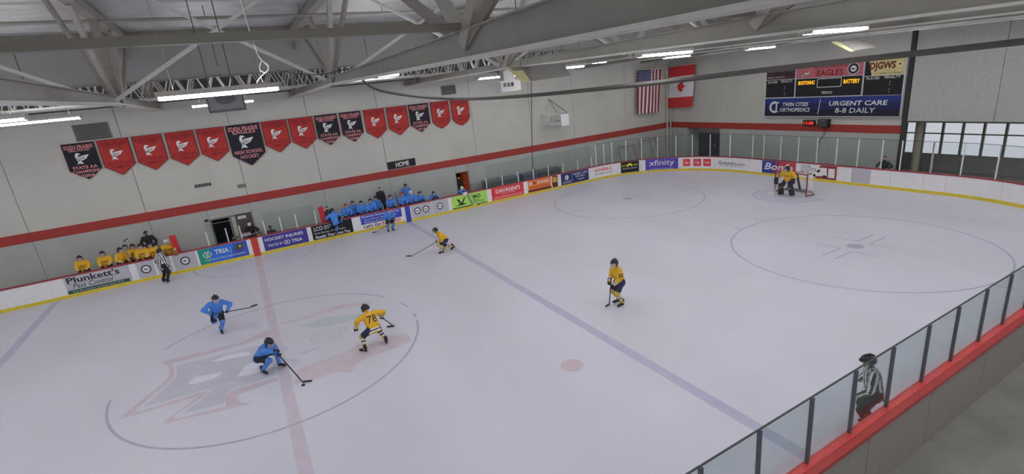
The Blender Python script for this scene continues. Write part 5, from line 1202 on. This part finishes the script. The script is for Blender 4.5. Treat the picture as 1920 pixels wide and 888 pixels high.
bencher('yellow', -4.60, 1.88, 'yellow bench player standing right in front of the dark-coated coach', group=GY, number=('W', 'front'))
p = bencher('yellow', -3.90, 1.86, 'yellow bench goalkeeper in a white mask leaning on the boards', hat='mask', gloves=(BRN, BRN), spread=.30, group=GY, hz=1.16, hy=13.12, number=('W', 'front'))
for k in range(2): MB().ell(palm(p, k)+Vector((0, -.05, -.02)), .16, .07, .14, nu=12, nv=8).build('catching_glove', BRN, p['t'])
stick('white-bladed stick held up on the yellow bench', (-5.53, 13.26, .98), (-5.62, 13.62, 2.05), (-5.42, 13.62, 2.16), m=STKW)
person('dark-coated coach in a cap standing behind the yellow players', (-4.78, 14.62, .52), -88, 'coach', lean=6, hands=((.10, -.26, .9), (.14, .24, .95)), hat='cap', cage=False, head=(5, 10))
person('dark-jacketed scorekeeper in a white cap at the penalty box table', (.0, 14.62, 0), -92, 'coach', lean=16, hands=(('w', .28, 14.25, 1.08), ('w', -.24, 14.22, 1.08)), hat='whitecap', cage=False, head=(0, 18), s=.98)
person('dark figure sitting low behind the purple advert in the penalty box', (.98, 14.05, 0), -90, 'grey', pelvis=(0, 0, .62), lean=10, feet=((.25, -.14, 0, 0, 0), (.25, .14, 0, 0, 0)), hands=((.3, -.2, .7), (.3, .2, .7)), hat='cap', cage=False, s=.94)
person('bareheaded man in dark clothes beside the red post of the blue bench', (4.14, 13.85, .2), -60, 'grey', lean=8, hat='hair', cage=False, head=(30, 12), s=.95)
bencher('blue', 5.22, 1.99, 'blue bench player in a red helmet at the left end of the blue bench', hat='red', group=GB)
bencher('blue', 5.70, 2.14, 'blue bench player with a dark bib right of the red helmet', y=13.95, group=GB, lean=6, hands=((.2, -.22, .95), (.2, .22, .95)))
bencher('blue', 6.12, 1.92, 'blue bench player third from the left, head bowed', group=GB)
bencher('blue', 6.70, 2.12, 'blue bench player with white shoulder patch left of the black-clad coach', group=GB, lean=8)
bencher('blue', 7.14, 2.06, 'blue bench player right in front of the black-clad coach', y=14.05, group=GB, lean=6, hands=((.2, -.2, .95), (.2, .2, .95)))
person('tall bareheaded coach in black standing behind the blue bench', (7.62, 14.62, .52), -88, 'coach', lean=4, hat='hair', cage=False, head=(0, 10), s=1.0)
bencher('blue', 7.92, 1.93, 'blue bench player above the blue advert, right of the coach', group=GB)
bencher('blue', 8.70, 2.04, 'blue bench player in a red helmet beside the blue strip', hat='red', group=GB, lean=8, gloves=(mat('glove_red', (150, 70, 60), .7), MATS['glove_red'] if 'glove_red' in MATS else GLV))
person('blue player standing highest, up on the bench behind the white helmet', (9.3, 14.66, .52), -88, 'blue', pelvis=(0, 0, .92), lean=10, s=.95, hands=((.2, -.22, .9), (.2, .22, .9)), head=(0, 10), group=GB)
bencher('blue', 9.26, 1.94, 'blue bench player in a white helmet beside the blue strip', hat='white', group=GB, lean=12)
bencher('blue', 9.80, 1.77, 'blue bench player leaning over the seal panel, right of the white helmet', group=GB, lean=26)
bencher('blue', 10.72, 1.62, 'blue bench player leaning far forward alone on the boards', group=GB, lean=42, y=13.75)
p = bencher('blue', 12.72, 1.58, 'blue goalkeeper in a white mask slumped over the green advert', hat='mask', group=GB, lean=46, y=13.78, gloves=(GLVW, GLVW), spread=.1, hy=12.95, hz=1.12)
MB().ell(Vector((12.70, 12.93, 1.04)), .16, .08, .13, nu=12, nv=8).build('catching_glove', GLVW, p['t'])
stick('stick leaning across the green advert from the slumped goalkeeper', (12.95, 12.90, 1.25), (13.45, 12.86, .18), (13.62, 12.86, .17), m=STKW)
stick('black stick held upright on the blue bench beside the red helmet', (8.28, 13.5, 2.0), (8.36, 13.5, .5), (8.5, 13.5, .5))
person('dark figure standing inside the orange doorway', (13.5, 15.75, 0), -88, 'coach', lean=4, hat='hair', cage=False, head=(0, 5), s=1.03)
person('broad spectator in a charcoal coat behind the end glass', (32.6, -2.2, -.12), 180, 'grey', pelvis=(0, 0, .86), lean=16, hands=((.35, -.3, 1.0), (.35, .3, 1.0)), hat='hair', cage=False, head=(0, 0), s=1.0)

# --- turn every figure into one closed surface, then dress it: cloth regions follow the limbs
for body, bones, st, fr, B, s in PENDING:
    m = body.modifiers.new('r', 'REMESH'); m.mode = 'VOXEL'; m.voxel_size = .024; m.use_smooth_shade = True
    m2 = body.modifiers.new('s', 'SMOOTH'); m2.iterations = 3; m2.factor = .5
dg = bpy.context.evaluated_depsgraph_get()
NEW = [bpy.data.meshes.new_from_object(x[0].evaluated_get(dg)) for x in PENDING]
for (body, bones, st, fr, B, s), me in zip(PENDING, NEW):
    old = body.data; body.modifiers.clear(); body.data = me; bpy.data.meshes.remove(old); me.name = 'body'
    me.materials.clear(); slots = []
    def slot(m):
        if m not in slots: slots.append(m); me.materials.append(m)
        return slots.index(m)
    n = len(me.polygons); c = np.zeros(n*3); me.polygons.foreach_get('center', c); c = c.reshape(-1, 3)+np.array(ORG(body.parent))
    best = np.full(n, 9.); who = np.zeros(n, int); tt = np.zeros(n)
    for i, (p, q, r, k) in enumerate(bones):
        p, q = np.array(p), np.array(q); d = q-p; t_ = np.clip(((c-p)@d)/(d@d), 0, 1); dist = np.linalg.norm(c-p-t_[:, None]*d, axis=1)-r
        if k == 'torso': dist -= .012
        u = dist < best; best[u] = dist[u]; who[u] = i; tt[u] = t_[u]
    keys = [b_[3] for b_ in bones]; out = np.zeros(n, np.int32)
    pel, up, R2, F2 = fr; cr = (c-np.array(pel)); ang = np.arctan2(cr@np.array(F2), cr@np.array(R2)); upn = cr@np.array(up)
    S_ = {k: slot(m) for k, m in dict(torso=st['torso'], arm=st['arm'], cuff=st['cuff'], thigh=st['pants'], shin=st['sock'], skin=SKIN).items()}
    for i in range(n):
        k = keys[who[i]]; v = S_[k]; t_ = tt[i]
        if k == 'torso':
            for a0, a1, m in st.get('hem', ()):
                if a0 <= t_ < a1: v = slot(m)
            if st.get('stripes') and int((ang[i]+PI)*4.0) % 2 == 0: v = slot(st['stripes'])
        elif k in ('arm', 'cuff'):
            if k == 'cuff':
                for a0, a1, m in st.get('cuffs', ()):
                    if a0 <= t_ < a1: v = slot(m)
            if st.get('stripes'):
                p, q = np.array(bones[who[i]][0]), np.array(bones[who[i]][1]); ax = (q-p)/np.linalg.norm(q-p); w_ = c[i]-p; e1 = np.cross(ax, [0.3, .2, 1]); e1 /= np.linalg.norm(e1); e2 = np.cross(ax, e1)
                if int((math.atan2(w_@e2, w_@e1)+PI)*1.6) % 2 == 0: v = slot(st['stripes'])
        elif k == 'thigh':
            if t_ > .86 and st['foot'] == 'skate' and st['sock'] is not st['pants']: v = S_['shin']
        elif k == 'shin':
            for a0, a1, m in st.get('socks', ()):
                if a0 <= t_ < a1: v = slot(m)
        out[i] = v
    me.polygons.foreach_set('material_index', out); me.polygons.foreach_set('use_smooth', [True]*n); me.update()
